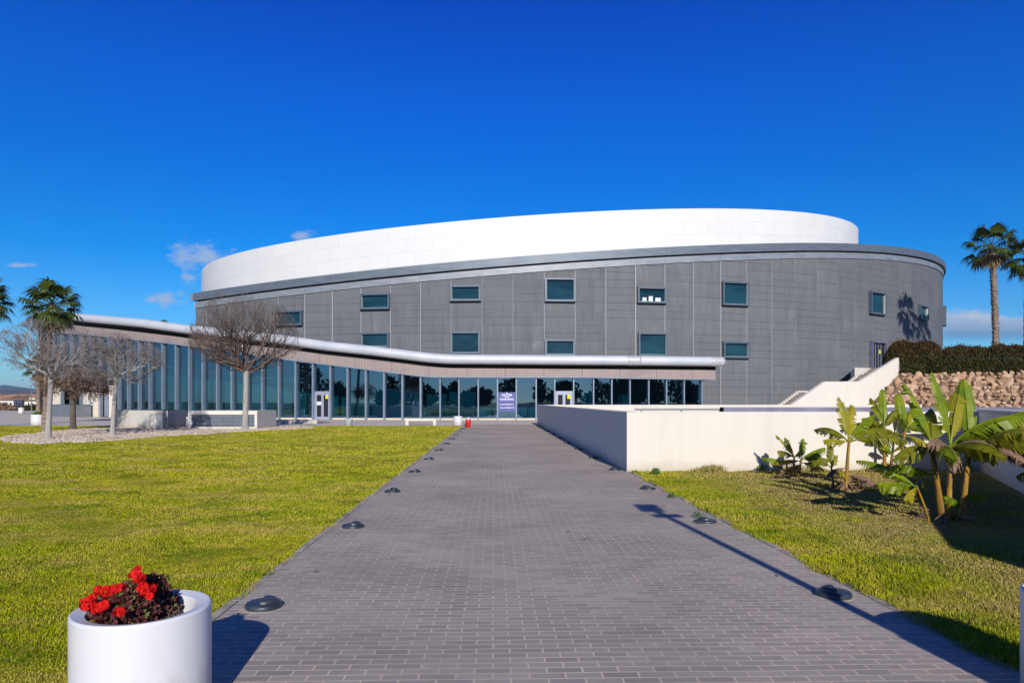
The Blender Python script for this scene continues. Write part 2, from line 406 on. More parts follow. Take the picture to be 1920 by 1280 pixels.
t.principled(t.mix(t.ramp(nz,.38,.66),(.42,.23,.02),(.11,.05,.015)),.5,0,.4); M['banana_stem']=t.m
M['weed']=leafmat('weed_leaf',(.03,.09,.008),(.08,.17,.02),5)
M['wood_far']=leafmat('dark_woodland_leaf',(.02,.035,.012),(.05,.07,.02),.3,.8,.1)
M['red']=simple('red_paint',(.62,.012,.012),.35,0,.5,.08,5)
M['petal']=leafmat('red_petal',(.62,.006,.006),(.85,.02,.015),9,.55,.2,.2)
M['ger_leaf']=leafmat('purple_leaf',(.045,.014,.016),(.125,.032,.035),14,.55,.3)
M['ger_leaf2']=leafmat('green_leaf',(.05,.085,.012),(.13,.15,.03),14,.55,.3)
M['soil']=simple('potting_soil',(.05,.033,.022),.95,0,.1)
M['yellow']=simple('yellow_notice',(.75,.70,.01),.6,0,.3,.05)
M['paper']=simple('white_paper',(.72,.74,.82),.7,0,.2,.04)
M['sign']=simple('violet_blue_panel',(.085,.10,.29),.5,0,.4,.06,2)
M['sign_light']=simple('pale_violet_panel',(.19,.21,.42),.5,0,.4,.06,2)
M['lettering']=simple('white_lettering',(.85,.86,.92),.5,0,.3,.02)
M['house']=simple('whitewashed_wall',(.68,.66,.64),.85,0,.2,.1,.3)
M['roof_tile']=simple('terracotta_tile',(.55,.30,.17),.85,0,.2,.25,.4)
M['shed']=simple('dark_blue_metal',(.05,.07,.13),.6,.1,.4,.1,.5)
M['hill']=simple('wooded_hill',(.06,.085,.085),.95,0,.1,.35,.004)
M['hill2']=simple('scrub_hill',(.115,.105,.09),.95,0,.1,.45,.01)
M['lamp_grey']=simple('grey_lamp_metal',(.22,.23,.24),.45,.5,.5,.05)
M['lamp_glass']=simple('frosted_lamp_glass',(.8,.8,.78),.4,0,.5,.02)
M['louvre']=simple('grey_blue_louvre',(.26,.31,.36),.5,.3,.4,.1,2)
M['tub']=simple('translucent_tub',(.52,.60,.60),.4,0,.4,.06)
M['grey_box']=simple('grey_metal_box',(.20,.23,.26),.5,.3,.4,.1,1)

# ------------------------------------------------------------------ world, sun, camera
EL=R_(24.0); SH=Vector((-.1125,.9936))          # sun elevation; ground direction of shadows
w=bpy.data.worlds.new('World'); bpy.context.scene.world=w; w.use_nodes=True
nt=w.node_tree; nt.nodes.clear()
class WT(NT):
    def __init__(s,tree): s.t=tree
g=WT(nt)
out=g.n('ShaderNodeOutputWorld'); bgn=g.n('ShaderNodeBackground')
sky=g.n('ShaderNodeTexSky',sky_type='NISHITA'); sky.sun_disc=False; sky.sun_elevation=EL
sky.sun_rotation=math.atan2(-SH.x,-SH.y); sky.air_density=1.0; sky.dust_density=.15; sky.ozone_density=2.2; sky.altitude=50
tc=g.n('ShaderNodeTexCoord').outputs['Generated']
sp=g.n('ShaderNodeSeparateXYZ'); g.l(tc,sp.inputs[0])
cr=g.n('ShaderNodeValToRGB'); g.l(sp.outputs[2],cr.inputs[0]); e=cr.color_ramp.elements
e[0].position=0.0; e[0].color=(.60,1.02,1.50,1); e[1].position=.80; e[1].color=(0,.20,.85,1)
for ps,cl_ in ((.09,(.30,.90,1.52)),(.19,(.03,.74,1.56)),(.30,(.0,.63,1.66)),(.40,(.0,.56,1.85)),(.50,(.0,.41,1.80)),(.56,(0,.36,1.7))):
    q=e.new(ps); q.color=(*cl_,1)
cr2=g.n('ShaderNodeValToRGB'); g.l(sp.outputs[2],cr2.inputs[0]); e=cr2.color_ramp.elements   # toward the sun the air stays paler
e[0].position=0.0; e[0].color=(.50,.76,1.30,1); e[1].position=.35; e[1].color=(.08,.24,.58,1)
q=e.new(.14); q.color=(.34,.62,1.15,1)
sdot=g.math('ADD',g.math('MULTIPLY',sp.outputs[0],-SH.x),g.math('MULTIPLY',sp.outputs[1],-SH.y))
away=g.ramp(sdot,.50,.97,1,0)
tint=g.mix(away,cr2.outputs[0],cr.outputs[0])
skc=g.mix(1.0,sky.outputs[0],tint,'MULTIPLY')
# clouds on the sky, by direction
yy=g.math('MAXIMUM',sp.outputs[1],.02)
uu=g.math('DIVIDE',sp.outputs[0],yy); vv=g.math('DIVIDE',sp.outputs[2],yy)
cmb=g.n('ShaderNodeCombineXYZ'); g.l(uu,cmb.inputs[0]); g.l(g.math('MULTIPLY',vv,1.6),cmb.inputs[1])
nz=g.noise(cmb.outputs[0],34,6,.62); nzb=g.noise(cmb.outputs[0],13,5,.6)
front=g.math('GREATER_THAN',sp.outputs[1],.02)
def cloud(px,py,rx,ry,noise,amp,soft=.55):
    a=g.math('DIVIDE',g.math('SUBTRACT',uu,(px-HX)/F),rx/F); b=g.math('DIVIDE',g.math('SUBTRACT',vv,(HY-py)/F),ry/F)
    d=g.math('SQRT',g.math('ADD',g.math('MULTIPLY',a,a),g.math('MULTIPLY',b,b)))
    k=g.math('SUBTRACT',g.math('ADD',1.0,g.math('MULTIPLY',g.math('SUBTRACT',noise,.5),amp)),d)
    return g.ramp(k,0.0,soft)
small=None
for args in ((380,480,66,30,nz,3.6),(362,523,34,14,nz,3.6),(318,560,36,13,nz,3.6),(40,497,30,6,nz,3.2),(566,442,24,12,nz,3.2),(283,562,16,9,nz,3.0)):
    k=cloud(*args,.9); small=k if small is None else g.math('MAXIMUM',small,k)
# flat-based bank on the right: fluffy top edge, blue-grey underside
topv=g.math('ADD',(HY-578)/F,g.math('MULTIPLY',g.math('SUBTRACT',nzb,.5),.055))
bank=g.math('MULTIPLY',g.ramp(g.math('SUBTRACT',topv,vv),0.0,.010),g.ramp(vv,(HY-642)/F,(HY-625)/F))
bank=g.math('MULTIPLY',bank,g.ramp(uu,(1690-HX)/F,(1790-HX)/F))
shade=g.ramp(vv,(HY-632)/F,(HY-592)/F)
shade=g.math('MULTIPLY',shade,g.ramp(nz,.25,.6,.65,1))
# cloud radiance relative to the sky strength below
bankcol=g.mix(shade,(1.4,3.0,6.0),(6.6,7.3,9.0))
c1=g.mix(g.math('MULTIPLY',g.math('MULTIPLY',small,front),.85),skc,(4.3,6.0,9.0))
c2=g.mix(g.math('MULTIPLY',g.math('MULTIPLY',bank,front),.85),c1,bankcol)
g.l(c2,bgn.inputs[0]); bgn.inputs[1].default_value=.08
g.l(bgn.outputs[0],out.inputs[0])

sun=bpy.data.lights.new('sun','SUN'); sun.energy=4.6; sun.angle=R_(.5); sun.color=(1.0,.945,.86)
so=bpy.data.objects.new('sun',sun); C.objects.link(so)
so.rotation_euler=Vector((SH.x*math.cos(EL),SH.y*math.cos(EL),-math.sin(EL))).to_track_quat('-Z','Y').to_euler()
so.location=(20,-60,60)

cam=bpy.data.cameras.new('camera'); co=bpy.data.objects.new('camera',cam); C.objects.link(co)
co.location=(0,0,EYE); co.rotation_euler=(R_(90),0,0); cam.sensor_width=36; cam.lens=24; cam.shift_y=(HY-640)/1920
cam.clip_end=20000; cam.clip_start=.05
S=bpy.context.scene; S.camera=co
S.view_settings.view_transform='Standard'; S.view_settings.look='None'; S.view_settings.exposure=0; S.view_settings.gamma=1
S.cycles.max_bounces=8; S.cycles.transparent_max_bounces=12; S.cycles.glossy_bounces=4; S.cycles.transmission_bounces=4
S.cycles.caustics_reflective=False; S.cycles.caustics_refractive=False

# ------------------------------------------------------------------ ground sheets
def sheet(name,poly,z,mat):
    b=MB(); b.add([(p[0],p[1],z) for p in poly],[tuple(range(len(poly)))]); return struct(b.build(name,mat))
sheet('ground',[(-6000,-400),(6000,-400),(6000,9000),(-6000,9000)],-.03,M['earth'])
sheet('lawn',[(-70,-12),(24,-12),(24,15.7),(5,15.7),(5,44.6),(-70,44.6)],0,M['lawn'])
sheet('plaza',[(-140,44.6),(60,44.6),(60,125),(-140,118)],.004,M['plaza'])
sheet('plaza_near_path',[(-3.4,44.0),(2.0,44.0),(2.0,44.6),(-3.4,44.6)],.004,M['plaza'])
PD=Vector((-.0258,1)).normalized(); PA=math.atan2(-PD.x,PD.y)      # path direction
def path_pt(lat,al): return (lat*PD.y+al*PD.x, -lat*PD.x+al*PD.y)
b=MB(); b.add([(-2.03,-8,0),(3.03,-8,0),(3.03,47.0,0),(-2.03,47.0,0)],[(0,1,2,3)])
p_=struct(b.build('brick_path',M['brick'])); p_.location=(0,0,.012); p_.rotation_euler=(0,0,PA)
b=MB()
for la,a0,a1 in ((-2.07,-8,47.0),(3.07,-8,15.3)):
    k=a0
    while k<a1:
        e=min(k+.9,a1)
        b.box((la+random.uniform(-.006,.006),(k+e)/2,-.010+random.uniform(-.003,.003)),(.07,e-k-.012,.05)); k=e
k_=struct(b.build('kerb',M['kerb'])); k_.rotation_euler=(0,0,PA)
# gravel bed under the bare trees
GR=[(0,824),(60,832),(190,827),(330,816),(470,808.5),(585,802),(560,799.5),(505,799),(345,801),(215,803),(150,804),(20,818)]
gp=[gnd(x,y) for x,y in GR]
def wob_poly(pts,n=6,a=.35):
    r=[]; random.seed(3)
    for i in range(len(pts)):
        p,q=pts[i],pts[(i+1)%len(pts)]
        for k in range(n):
            v=p.lerp(q,k/n); r.append((v.x+random.uniform(-a,a),v.y+random.uniform(-a,a)*1.6))
    return r
GRP=wob_poly(gp)
sheet('gravel_bed',GRP,.008,M['gravel'])
def inpoly(poly,X,Y):
    ins=np.zeros(X.shape,bool); n=len(poly)
    for i in range(n):
        x1,y1=poly[i]; x2,y2=poly[(i+1)%n]
        c=((y1>Y)!=(y2>Y))&(X<(x2-x1)*(Y-y1)/((y2-y1) if y2!=y1 else 1e-9)+x1)
        ins^=c
    return ins

# ------------------------------------------------------------------ grass blades (numpy)
rng=np.random.default_rng(11)
def grass_mesh(name,X,Y,hgt,wid,mat,z=0.0,lean=1.15):
    n=len(X)
    a=rng.uniform(0,2*np.pi,n); la=rng.uniform(0,2*np.pi,n); L=rng.uniform(.15,1,n)*lean
    px,py=np.cos(a)*wid/2,np.sin(a)*wid/2
    lx,ly=np.cos(la)*L*hgt,np.sin(la)*L*hgt
    V=np.zeros((n,5,3),np.float32)
    V[:,0]=np.stack([X-px,Y-py,np.full(n,z-.01)],1); V[:,1]=np.stack([X+px,Y+py,np.full(n,z-.01)],1)
    V[:,2]=np.stack([X+px*.75+lx*.35,Y+py*.75+ly*.35,z+hgt*.6],1); V[:,3]=np.stack([X-px*.75+lx*.35,Y-py*.75+ly*.35,z+hgt*.6],1)
    V[:,4]=np.stack([X+lx,Y+ly,z+hgt*(1-.25*L)],1)
    me=bpy.data.meshes.new(name); me.vertices.add(n*5); me.vertices.foreach_set('co',V.reshape(-1))
    base=(np.arange(n)*5)[:,None]
    li=np.concatenate([base+np.array([0,1,2,3]),base+np.array([3,2,4])],1).astype(np.int32).reshape(-1)
    ls=((np.arange(n)*7)[:,None]+np.array([0,4])).astype(np.int32).reshape(-1)
    me.loops.add(n*7); me.loops.foreach_set('vertex_index',li)
    me.polygons.add(n*2); me.polygons.foreach_set('loop_start',ls)
    me.update(calc_edges=True)
    at=me.attributes.new('rnd','FLOAT','POINT'); at.data.foreach_set('value',np.repeat(rng.random(n),5).astype(np.float32))
    me.materials.append(mat)
    o=bpy.data.objects.new(name,me); C.objects.link(o); return struct(o,'stuff')
def lat_of(X,Y): return X*PD.y-Y*PD.x
GX,GY,GH,GW=[],[],[],[]
WALLA=Vector((8.85,11.8)); WD=Vector((.49,1.0))        # diagonal right-hand wall line
for (y0,y1,den,h0,h1,w0) in ((2.6,6,8000,.008,.024,.0055),(6,9,5000,.009,.026,.0075),(9,14,2200,.010,.028,.011),(14,22,700,.014,.036,.019),(22,33,260,.015,.038,.030),(33,44.5,140,.016,.04,.045)):
    xa,xb=-(y1*.80+1.0),min(y1*.80+1,12)
    n=int((xb-xa)*(y1-y0)*den); X=rng.uniform(xa,xb,n); Y=rng.uniform(y0,y1,n)
    la=lat_of(X,Y)
    ok=(np.abs(X)<Y*.80+1.0)&((la<-2.085+.05*np.sin(Y*3.1)*np.sin(Y*7.3+1)+rng.uniform(-.03,.05,n))|((la>3.05+.06*np.sin(Y*2.7)*np.sin(Y*6.1)+rng.uniform(-.05,.03,n))&(Y<15.35)&(X<8.8+.49*(Y-11.8)-.15)))
    ok&=~inpoly(GRP,X,Y)
    X,Y=X[ok],Y[ok]; la=lat_of(X,Y); n=len(X)
    h=rng.uniform(h0,h1,n)*(1+.75*(np.sin(X*1.7+np.sin(Y*1.3)*2)*np.sin(Y*.9+X*.6)))
    h*=np.where(la>0,1.35,1.0)*np.where((la>0)&(la<3.9),1.5,1.0)
    edge=np.minimum(np.abs(la+2.13),np.abs(la-3.13)); h*=np.where(edge<.10,1.5,1.0)
    GX.append(X);GY.append(Y);GH.append(h);GW.append(np.full(n,w0)*rng.uniform(.7,1.3,n))
grass_mesh('lawn_grass',np.concatenate(GX),np.concatenate(GY),np.concatenate(GH),np.concatenate(GW),M['blade'])
xs_=[q[0] for q in GRP]; ys_=[q[1] for q in GRP]
n=60000; X=rng.uniform(min(xs_),max(xs_),n); Y=rng.uniform(min(ys_),max(ys_),n)
ok=inpoly(GRP,X,Y)&((np.sin(X*1.1+2)*np.sin(Y*.7+X*.3)+rng.uniform(-.8,.8,n))>-.45); X,Y=X[ok],Y[ok]; n=len(X)
R0=rng.uniform(.03,.09,n); A0=rng.uniform(0,6.28,n); V=np.zeros((n,5,3),np.float32)
for k in range(4): V[:,k]=np.stack([X+R0*np.cos(A0+k*1.571),Y+R0*np.sin(A0+k*1.571),np.full(n,.0)],1)
V[:,4]=np.stack([X+rng.normal(0,.3,n)*R0,Y+rng.normal(0,.3,n)*R0,R0*rng.uniform(.5,1.2,n)],1)
me=bpy.data.meshes.new('gravel_stones'); me.vertices.add(n*5); me.vertices.foreach_set('co',V.reshape(-1))
me.loops.add(n*12); me.loops.foreach_set('vertex_index',((np.arange(n)*5)[:,None]+np.array([0,1,4,1,2,4,2,3,4,3,0,4])).astype(np.int32).reshape(-1))
me.polygons.add(n*4); me.polygons.foreach_set('loop_start',np.arange(0,n*12,3,dtype=np.int32)); me.update(calc_edges=True); me.materials.append(M['gravel'])
o=bpy.data.objects.new('gravel_stones',me); C.objects.link(o); struct(o,'stuff')
# longer tufts along the foot of the white wall
n=5200; X=rng.uniform(3.0,10.6,n); dens=np.sin(X*2.3)*np.sin(X*5.1+1)+rng.uniform(-.7,.9,n); X=X[dens>.15]; n=len(X)
Y=15.36+.059*(X-2.59)-np.abs(rng.normal(0,.10,n))
grass_mesh('wall_foot_grass',X,Y,rng.uniform(.06,.26,n)*np.clip(.5+.5*np.sin(X*3.1),.25,1),rng.uniform(.008,.018,n),M['blade'],lean=.8)
# yellow flowers in the lawn
n=260; X=np.concatenate([rng.normal(-4.4,1.3,90),rng.normal(-5.5,2.0,30)]); Y=np.concatenate([rng.normal(19.5,1.6,90),rng.normal(14,3,30)])
ok=(lat_of(X,Y)<-2.3)&(Y>8); X,Y=X[ok],Y[ok]
b=MB()
for x,y in zip(X,Y):
    r=.014+.0004*y; z=.06
    b.add([(x+r*math.cos(k*1.047),y+r*math.sin(k*1.047),z+.012*(k%2)) for k in range(6)]+[(x,y,z+.02)],[(k,(k+1)%6,6) for k in range(6)])
struct(b.build('lawn_flowers',M['yellow']),'stuff')

# ------------------------------------------------------------------ concert hall: dark drum
XC,RD=-.29,87.0; ZC=66+RD; TJ,R2=.33,64.0
J0=(XC+RD*math.sin(TJ),ZC-RD*math.cos(TJ)); C2=(J0[0]-R2*math.sin(TJ),J0[1]+R2*math.cos(TJ))
PH=.03928*RD                                    # arc position of the joint at px 1020 ~ multiple of 3.013
def drum(s,off=0.0):
    if s<RD*TJ: a=s/RD; c=(XC,ZC); r=RD
    else: a=TJ+(s-RD*TJ)/R2; c=C2; r=R2
    return c[0]+(r+off)*math.sin(a), c[1]-(r+off)*math.cos(a), math.sin(a), -math.cos(a)
SMAX=None
def drum_s(px,off=0.0):
    lo,hi=-45.0,RD*TJ+R2*.95
    # silhouette
    best=max((HX+F*drum(lo+(hi-lo)*k/2000,off)[0]/drum(lo+(hi-lo)*k/2000,off)[1],lo+(hi-lo)*k/2000) for k in range(2001))
    hi=best[1]
    for _ in range(60):
        m=(lo+hi)/2; q=drum(m,off)
        if HX+F*q[0]/q[1]<px: lo=m
        else: hi=m
    return (lo+hi)/2
S_L=drum_s(367)
S_R=RD*TJ+R2*(math.pi*.5-TJ)                     # until the tangent runs straight away
CORN=[(363,547.3),(449,536.5),(559,523),(668,510),(760,500),(840,492.5),(970,480.5),(1100,470.5),(1200,464),(1300,460),(1380,458),(1460,457.5),(1610,458.5),(1681,462),(1712,466),(1744,474),(1759,481.5)]
A=[];Bv=[]
for px,y in CORN:
    s=drum_s(max(px,368),.35); q=drum(s,.35); A.append((1,q[0],q[1],q[0]**2)); Bv.append(EYE+(HY-y)/F*q[1])
cf=np.linalg.lstsq(np.array(A),np.array(Bv),rcond=None)[0]
res=np.array(A)@cf-np.array(Bv); print('cornice fit',cf,res.round(2))
def ztop(x,y): return cf[0]+cf[1]*x+cf[2]*y+cf[3]*x*x
hall=thing('concert_hall','large round auditorium with dark stone clad drum under a white upper drum','building',(0,90,0))
def H(b,name,mats,parent=None,bevel=0):
    o=b.build(name,mats,None,None,bevel); o.parent=parent or hall
    base=parent or hall; loc=base.matrix_basis.translation.copy()
    # keep vertices in world coordinates: cancel the parents' offsets
    off=Vector((0,0,0)); q=base
    while q is not None: off+=q.location; q=q.parent
    o.location=-off
    return o
SS=[S_L+(S_R-S_L)*k/170 for k in range(171)]
def foot(off):
    p=[drum(s,off)[:2] for s in SS]
    return p
fr=foot(0); back=[(fr[-1][0],150),(fr[0][0]-4,150)]
us=[s-PH for s in SS]
ev=[s for s in SS]
def closed(off):
    p=foot(off); e=off
    return p+[(p[-1][0],150+e),(p[0][0]-2-e,150+e),(p[0][0]-e*.6,p[0][1]-e*.3)]
def closed_us():
    u=list(us); u+= [u[-1]+70,u[-1]+150,u[-1]+240]; return u
B1,GAP,B2=.80,.14,.62
cl=closed(0); zc=[ztop(*closed(.35)[min(i,len(SS)-1)]) if i<len(SS) else ztop(*cl[-1 if i==len(SS)+2 else len(SS)-1])-(0 if i!=len(SS)+1 else 0) for i in range(len(cl))]
def wallring(b,off,za,zb,mi=0):
    p=closed(off); p=p+[p[0]]; u=closed_us(); u=u+[u[-1]+.01]
    a=[q for q in za]+[za[0]]; c=[q for q in zb]+[zb[0]]
    b.ribbon(p,a,c,u,mi)
b=MB(); wallring(b,0,[-.1]*len(cl),[z-B1-GAP-.02 for z in zc]); H(b,'wall',M['stone'])
def bandring(name,off,dt,dbm,mat):
    b=MB(); za=[z-dbm for z in zc]; zb=[z-dt for z in zc]
    wallring(b,off,za,zb)
    # lower and upper ledges back to the wall
    p=closed(off); q=closed(-.3); n=len(p)
    for zz,flip in ((za,False),(zb,True)):
        vs=[(p[i][0],p[i][1],zz[i]) for i in range(n)]+[(q[i][0],q[i][1],zz[i]) for i in range(n)]
        fs=[((i,i+n,(i+1)%n+n,(i+1)%n) if not flip else (i,(i+1)%n,(i+1)%n+n,i+n)) for i in range(n)]
        b.add(vs,fs)
    return H(b,name,mat)
bandring('cornice',.36,0,B1,M['flashing'])
bandring('cornice_band',.10,B1+GAP,B1+GAP+B2,M['flashing2'])
b=MB(); p=closed(-.2); b.add([(q[0],q[1],zc[i]-.3) for i,q in enumerate(p)],[tuple(range(len(p)))]); H(b,'roof',M['dark_wall'])

# windows: frame box proud of the wall, pale reveal, dark pane
def wall_window(px0,y0,px1,y1,door=False):
    sc_=drum_s((px0+px1)/2); X,Y,nx,ny=drum(sc_)
    ex=(-ny,nx)                                  # to the right along the wall
    s0,s1=drum_s(px0),drum_s(px1)
    wdt=min(s1-s0,3.0) if (s1-s0)>.3 else 1.6
    z1=EYE+(HY-y0)/F*Y; z0=EYE+(HY-y1)/F*Y
    cz=(z0+z1)/2; hgt=z1-z0; ft=.17 if not door else .2; dp=.38
    c=(X+nx*dp/2,Y+ny*dp/2)
    def place(b,dx,dz,sx,sy,sz,dn=0,mi=0):
        b.box((c[0]+ex[0]*dx+nx*dn,c[1]+ex[1]*dx+ny*dn,cz+dz),(sx,sy,sz),mi,ex)
    fm=M['window_frame'] if not door else M['purple_metal']
    b=MB()
    place(b,0,(hgt-ft)/2,wdt,dp,ft); 
    if not door: place(b,0,-(hgt-ft)/2,wdt,dp,ft)
    hh=hgt-2*ft if not door else hgt-ft; dz=0 if not door else -ft/2
    for sg in (-1,1): place(b,sg*(wdt-ft)/2,dz,ft,dp,hh)
    f=H(b,'window' if not door else 'door',fm)
    iw=wdt-2*ft
    if not door:
        b=MB()
        for sg in (-1,1): place(b,sg*(iw/2-.012),0,.02,dp-.1,hh-.01,-.03)
        place(b,0,-(hh/2-.012),iw-.05,dp-.1,.02,-.03)
        H(b,'reveal',M['reveal'],f)
    b=MB(); place(b,0,dz,iw-.02,.04,hh-.02,-dp/2+.06 if not door else -dp/2+.05); H(b,'pane',M['pane'] if not door else M['dark'],f)
    return f,c,ex,(nx,ny),cz,hgt,wdt
WIN=[(519.5,583,568.5,611),(677,551,732,580.5),(677,623.5,731,652),(844.5,535.5,902,565),(844.5,622,901,664),(1021,522,1079,566),(1021,636.5,1078,667),
     (1193.5,539,1249,569),(1195,624,1250,668),(1350.5,529,1403.5,573.5),(1352,641,1404.5,671.5),(1625.5,548,1660.5,590),(1718,573,1739,600)]
for k,wd in enumerate(WIN):
    f,c,ex,nn,cz,hgt,wdt=wall_window(*wd)
    if k==7:                                     # papers stuck inside this window
        for dx,dw,dh in ((-.75,.42,.36),(-.1,.42,.5),(.65,.55,.36)):
            b=MB(); b.box((c[0]+ex[0]*dx-nn[0]*.085,c[1]+ex[1]*dx-nn[1]*.085,cz-hgt/2+.2+dh/2),(dw,.02,dh),0,ex); H(b,'paper',M['paper'],f)
# last window turns out of sight past the drum's edge
sx=drum_s(1768); X,Y,nx,ny=drum(sx+1.2); ex=(-ny,nx)
z1=EYE+(HY-576)/F*Y; z0=EYE+(HY-610)/F*Y; cz=(z0+z1)/2
b=MB()
for dx,dz,sxx,szz in ((0,(z1-z0)/2,2.4,.17),(0,-(z1-z0)/2,2.4,.17),(-1.12,0,.17,z1-z0-.17),(1.12,0,.17,z1-z0-.17)):
    b.box((X+nx*.2+ex[0]*dx,Y+ny*.2+ex[1]*dx,cz+dz),(sxx,.4,szz),0,ex)
f=H(b,'window',M['window_frame'])
b=MB(); b.box((X+nx*.05,Y+ny*.05,cz),(2.05,.04,z1-z0-.2),0,ex); H(b,'pane',M['pane'],f)
# side door at the head of the stair
f,c,ex,nn,cz,hgt,wdt=wall_window(1628,640,1661,697,True)
b=MB()
for dx in (-.55,.02,.55): b.box((c[0]+ex[0]*dx-nn[0]*.06,c[1]+ex[1]*dx-nn[1]*.06,cz-.1),(.07,.05,hgt-.4),0,ex)
H(b,'door_stile',M['door_frame'],f)
b=MB(); b.box((c[0]+ex[0]*.3-nn[0]*.05,c[1]+ex[1]*.3-nn[1]*.05,cz+.55),(.28,.02,.42),0,ex); H(b,'notice',M['yellow'],f)

# white upper drum: ellipse in plan, slanted top
EX,EZ,EA,EB=2.35,99.0,45.4,30.0
def ell_ray(px):
    k=(px-HX)/F
    a=k*k/EA**2+1/EB**2; bq=-2*(k*EX/EA**2+EZ/EB**2); cq=EX**2/EA**2+EZ**2/EB**2-1
    d=max(bq*bq-4*a*cq,0); Y=(-bq-math.sqrt(d))/(2*a); return k*Y,Y
WTOP=[(378,506),(395,494),(414,485),(445,474),(480,466),(537,454),(602,443),(668,435),(760,425),(900,412),(1050,401),(1200,393.5),(1330,390),(1450,393),(1530,400),(1575,410),(1594,417),(1606,425),(1610,431)]
A=[];Bv=[]
for px,y in WTOP:
    q=ell_ray(px); A.append((1,q[0],q[1],q[0]**2,q[0]**3)); Bv.append(EYE+(HY-y)/F*q[1])
wf=np.linalg.lstsq(np.array(A),np.array(Bv),rcond=None)[0]; print('white fit',wf,(np.array(A)@wf-np.array(Bv)).round(2))
b=MB(); N=220; pts=[]; u=[0]
for k in range(N+1):
    a=2*math.pi*k/N; pts.append((EX+EA*math.sin(a-math.pi),EZ+EB*math.cos(a-math.pi)))
pts=pts[::1]
# order so that the front runs left -> right (outward normals)
pts=[(EX-EA*math.sin(2*math.pi*k/N),EZ+EB*math.cos(2*math.pi*k/N)) for k in range(N+1)]
for k in range(1,N+1): u.append(u[-1]+math.dist(pts[k],pts[k-1]))
def wz(x,y): return float(np.dot(wf,(1,x,min(y,99.0),x*x,x**3)))
zt=[wz(*q) for q in pts]
b.ribbon(pts,[3.0]*(N+1),zt,u,0,False,vt=zt); 
b2=MB(); n=N; b2.add([(q[0]-(q[0]-EX)*.004,q[1]-(q[1]-EZ)*.004,zt[i]-.05) for i,q in enumerate(pts[:-1])]+[(EX,EZ,float(np.mean(zt)))],[(i,(i+1)%n,n) for i in range(n)])
H(b,'upper_drum',M['white_panel']); H(b2,'upper_roof',M['white_panel'])
# ------------------------------------------------------------------ glass foyer
XG,ZG,RG=-.5,140.0,82.0
def gl_ray(px,off=0.0):
    k=(px-HX)/F; r=RG+off
    a=1+k*k; bq=-2*(ZG+k*XG); cq=XG*XG+ZG*ZG-r*r
    d=max(bq*bq-4*a*cq,0); Y=(-bq-math.sqrt(d))/(2*a); X=k*Y
    return X,Y,(X-XG)/r,(Y-ZG)/r
FB=[(72,622),(103,624),(150,626.5),(175,629),(230,635),(300,642),(359,649.7),(450,662),(545,675.5),(590,681),(657,689),(700,694.5),(740,699.5),(793,706),(826,707.3),(1099,707.3),(1140,708.5),(1342,712)]
TT=[(72,584),(103,584),(150,587.5),(266,597.5),(359,610),(390,612),(525,627),(615,640),(700,648.5),(756,655.5),(800,661),(840,664),(981,665),(1100,666),(1176,666.5),(1332,668.5),(1356,669)]
FT=[(72,606),(103,607),(150,610.5),(230,619),(359,634),(590,661),(740,677.5),(800,685),(840,689.5),(981,691),(1342,693.5)]
foyer=thing('glass_foyer','long curved teal glass foyer with silver canopy at the foot of the dark drum','building',(0,62,0))
def K(b,name,mats,parent=None,bevel=0): return H(b,name,mats,parent or foyer,bevel)
def fbz(px,off=0.0):
    q=gl_ray(px,off); return EYE+(HY-smooth_tab(FB,px,14))/F*q[1]
MUL=[103,120,138,156,175,191.6,209,227,245,265,285,309,334,359,384,411,438,467,495,526,557,589.5,622,654,688,722,756,790,826,861,897,933,968,1005,1039.5,1075,1112,1146,1180,1215,1248,1281,1314]
DOORS=(21,34)
DOOR_Z=2.45
for k in range(len(MUL)-1):
    q0,q1=gl_ray(MUL[k]),gl_ray(MUL[k+1])
    z0=.14
    if k in DOORS: z0=DOOR_Z
    elif MUL[k]<212 and k<6: z0=3.3
    b=MB(); t0,t1=fbz(MUL[k])+.12,fbz(MUL[k+1])+.12
    dx=.02
    v=[]
    for q,tz in ((q0,t0),(q1,t1)):
        for off in (0,-.03):
            v+= [(q[0]+q[2]*off,q[1]+q[3]*off,z0),(q[0]+q[2]*off,q[1]+q[3]*off,tz)]
    b.add(v,[(0,4,5,1)])
    K(b,'glass_pane',M['glass'])
for k,px in enumerate(MUL):
    q=gl_ray(px); ex=(-q[3],q[2]); tz=fbz(px)+.1; wd=.16 if px<800 else .11
    dep=.34 if px<800 else .24
    b=MB(); b.box((q[0]+q[2]*dep*.45,q[1]+q[3]*dep*.45,(tz+.0)/2),(wd,dep,tz-.0),0,ex); K(b,'mullion',M['mullion'])
# plinth, fascia, canopy edge, soffit, roof
PXS=[72+(1342-72)*k/160 for k in range(161)]
b=MB(); xs=[p for p in PXS if 212<=p<=1316]
b.ribbon([gl_ray(p,.06)[:2] for p in xs],[-.05]*len(xs),[.16]*len(xs)); pp=[gl_ray(p,.06) for p in xs]; qq=[gl_ray(p,-.2) for p in xs]
b.add([(q[0],q[1],.16) for q in pp]+[(q[0],q[1],.16) for q in qq],[(i,i+1,i+1+len(pp),i+len(pp)) for i in range(len(pp)-1)])
K(b,'plinth',M['cream_wall'])
def ttz(px,off): return EYE+(HY-smooth_tab(TT,px,14))/F*gl_ray(px,off)[1]
def trad(px): return .41 if px>150 else .14+.27*max(0,(px-72))/78
FO,TO=.40,1.0
b=MB(); xs=[p for p in PXS if p>=101]
b.ribbon([gl_ray(p,FO)[:2] for p in xs],[EYE+(HY-smooth_tab(FB,p,14))/F*gl_ray(p,FO)[1] for p in xs],[EYE+(HY-smooth_tab(FT,p,14))/F*gl_ray(p,FO)[1] for p in xs]); K(b,'fascia',M['fascia'])
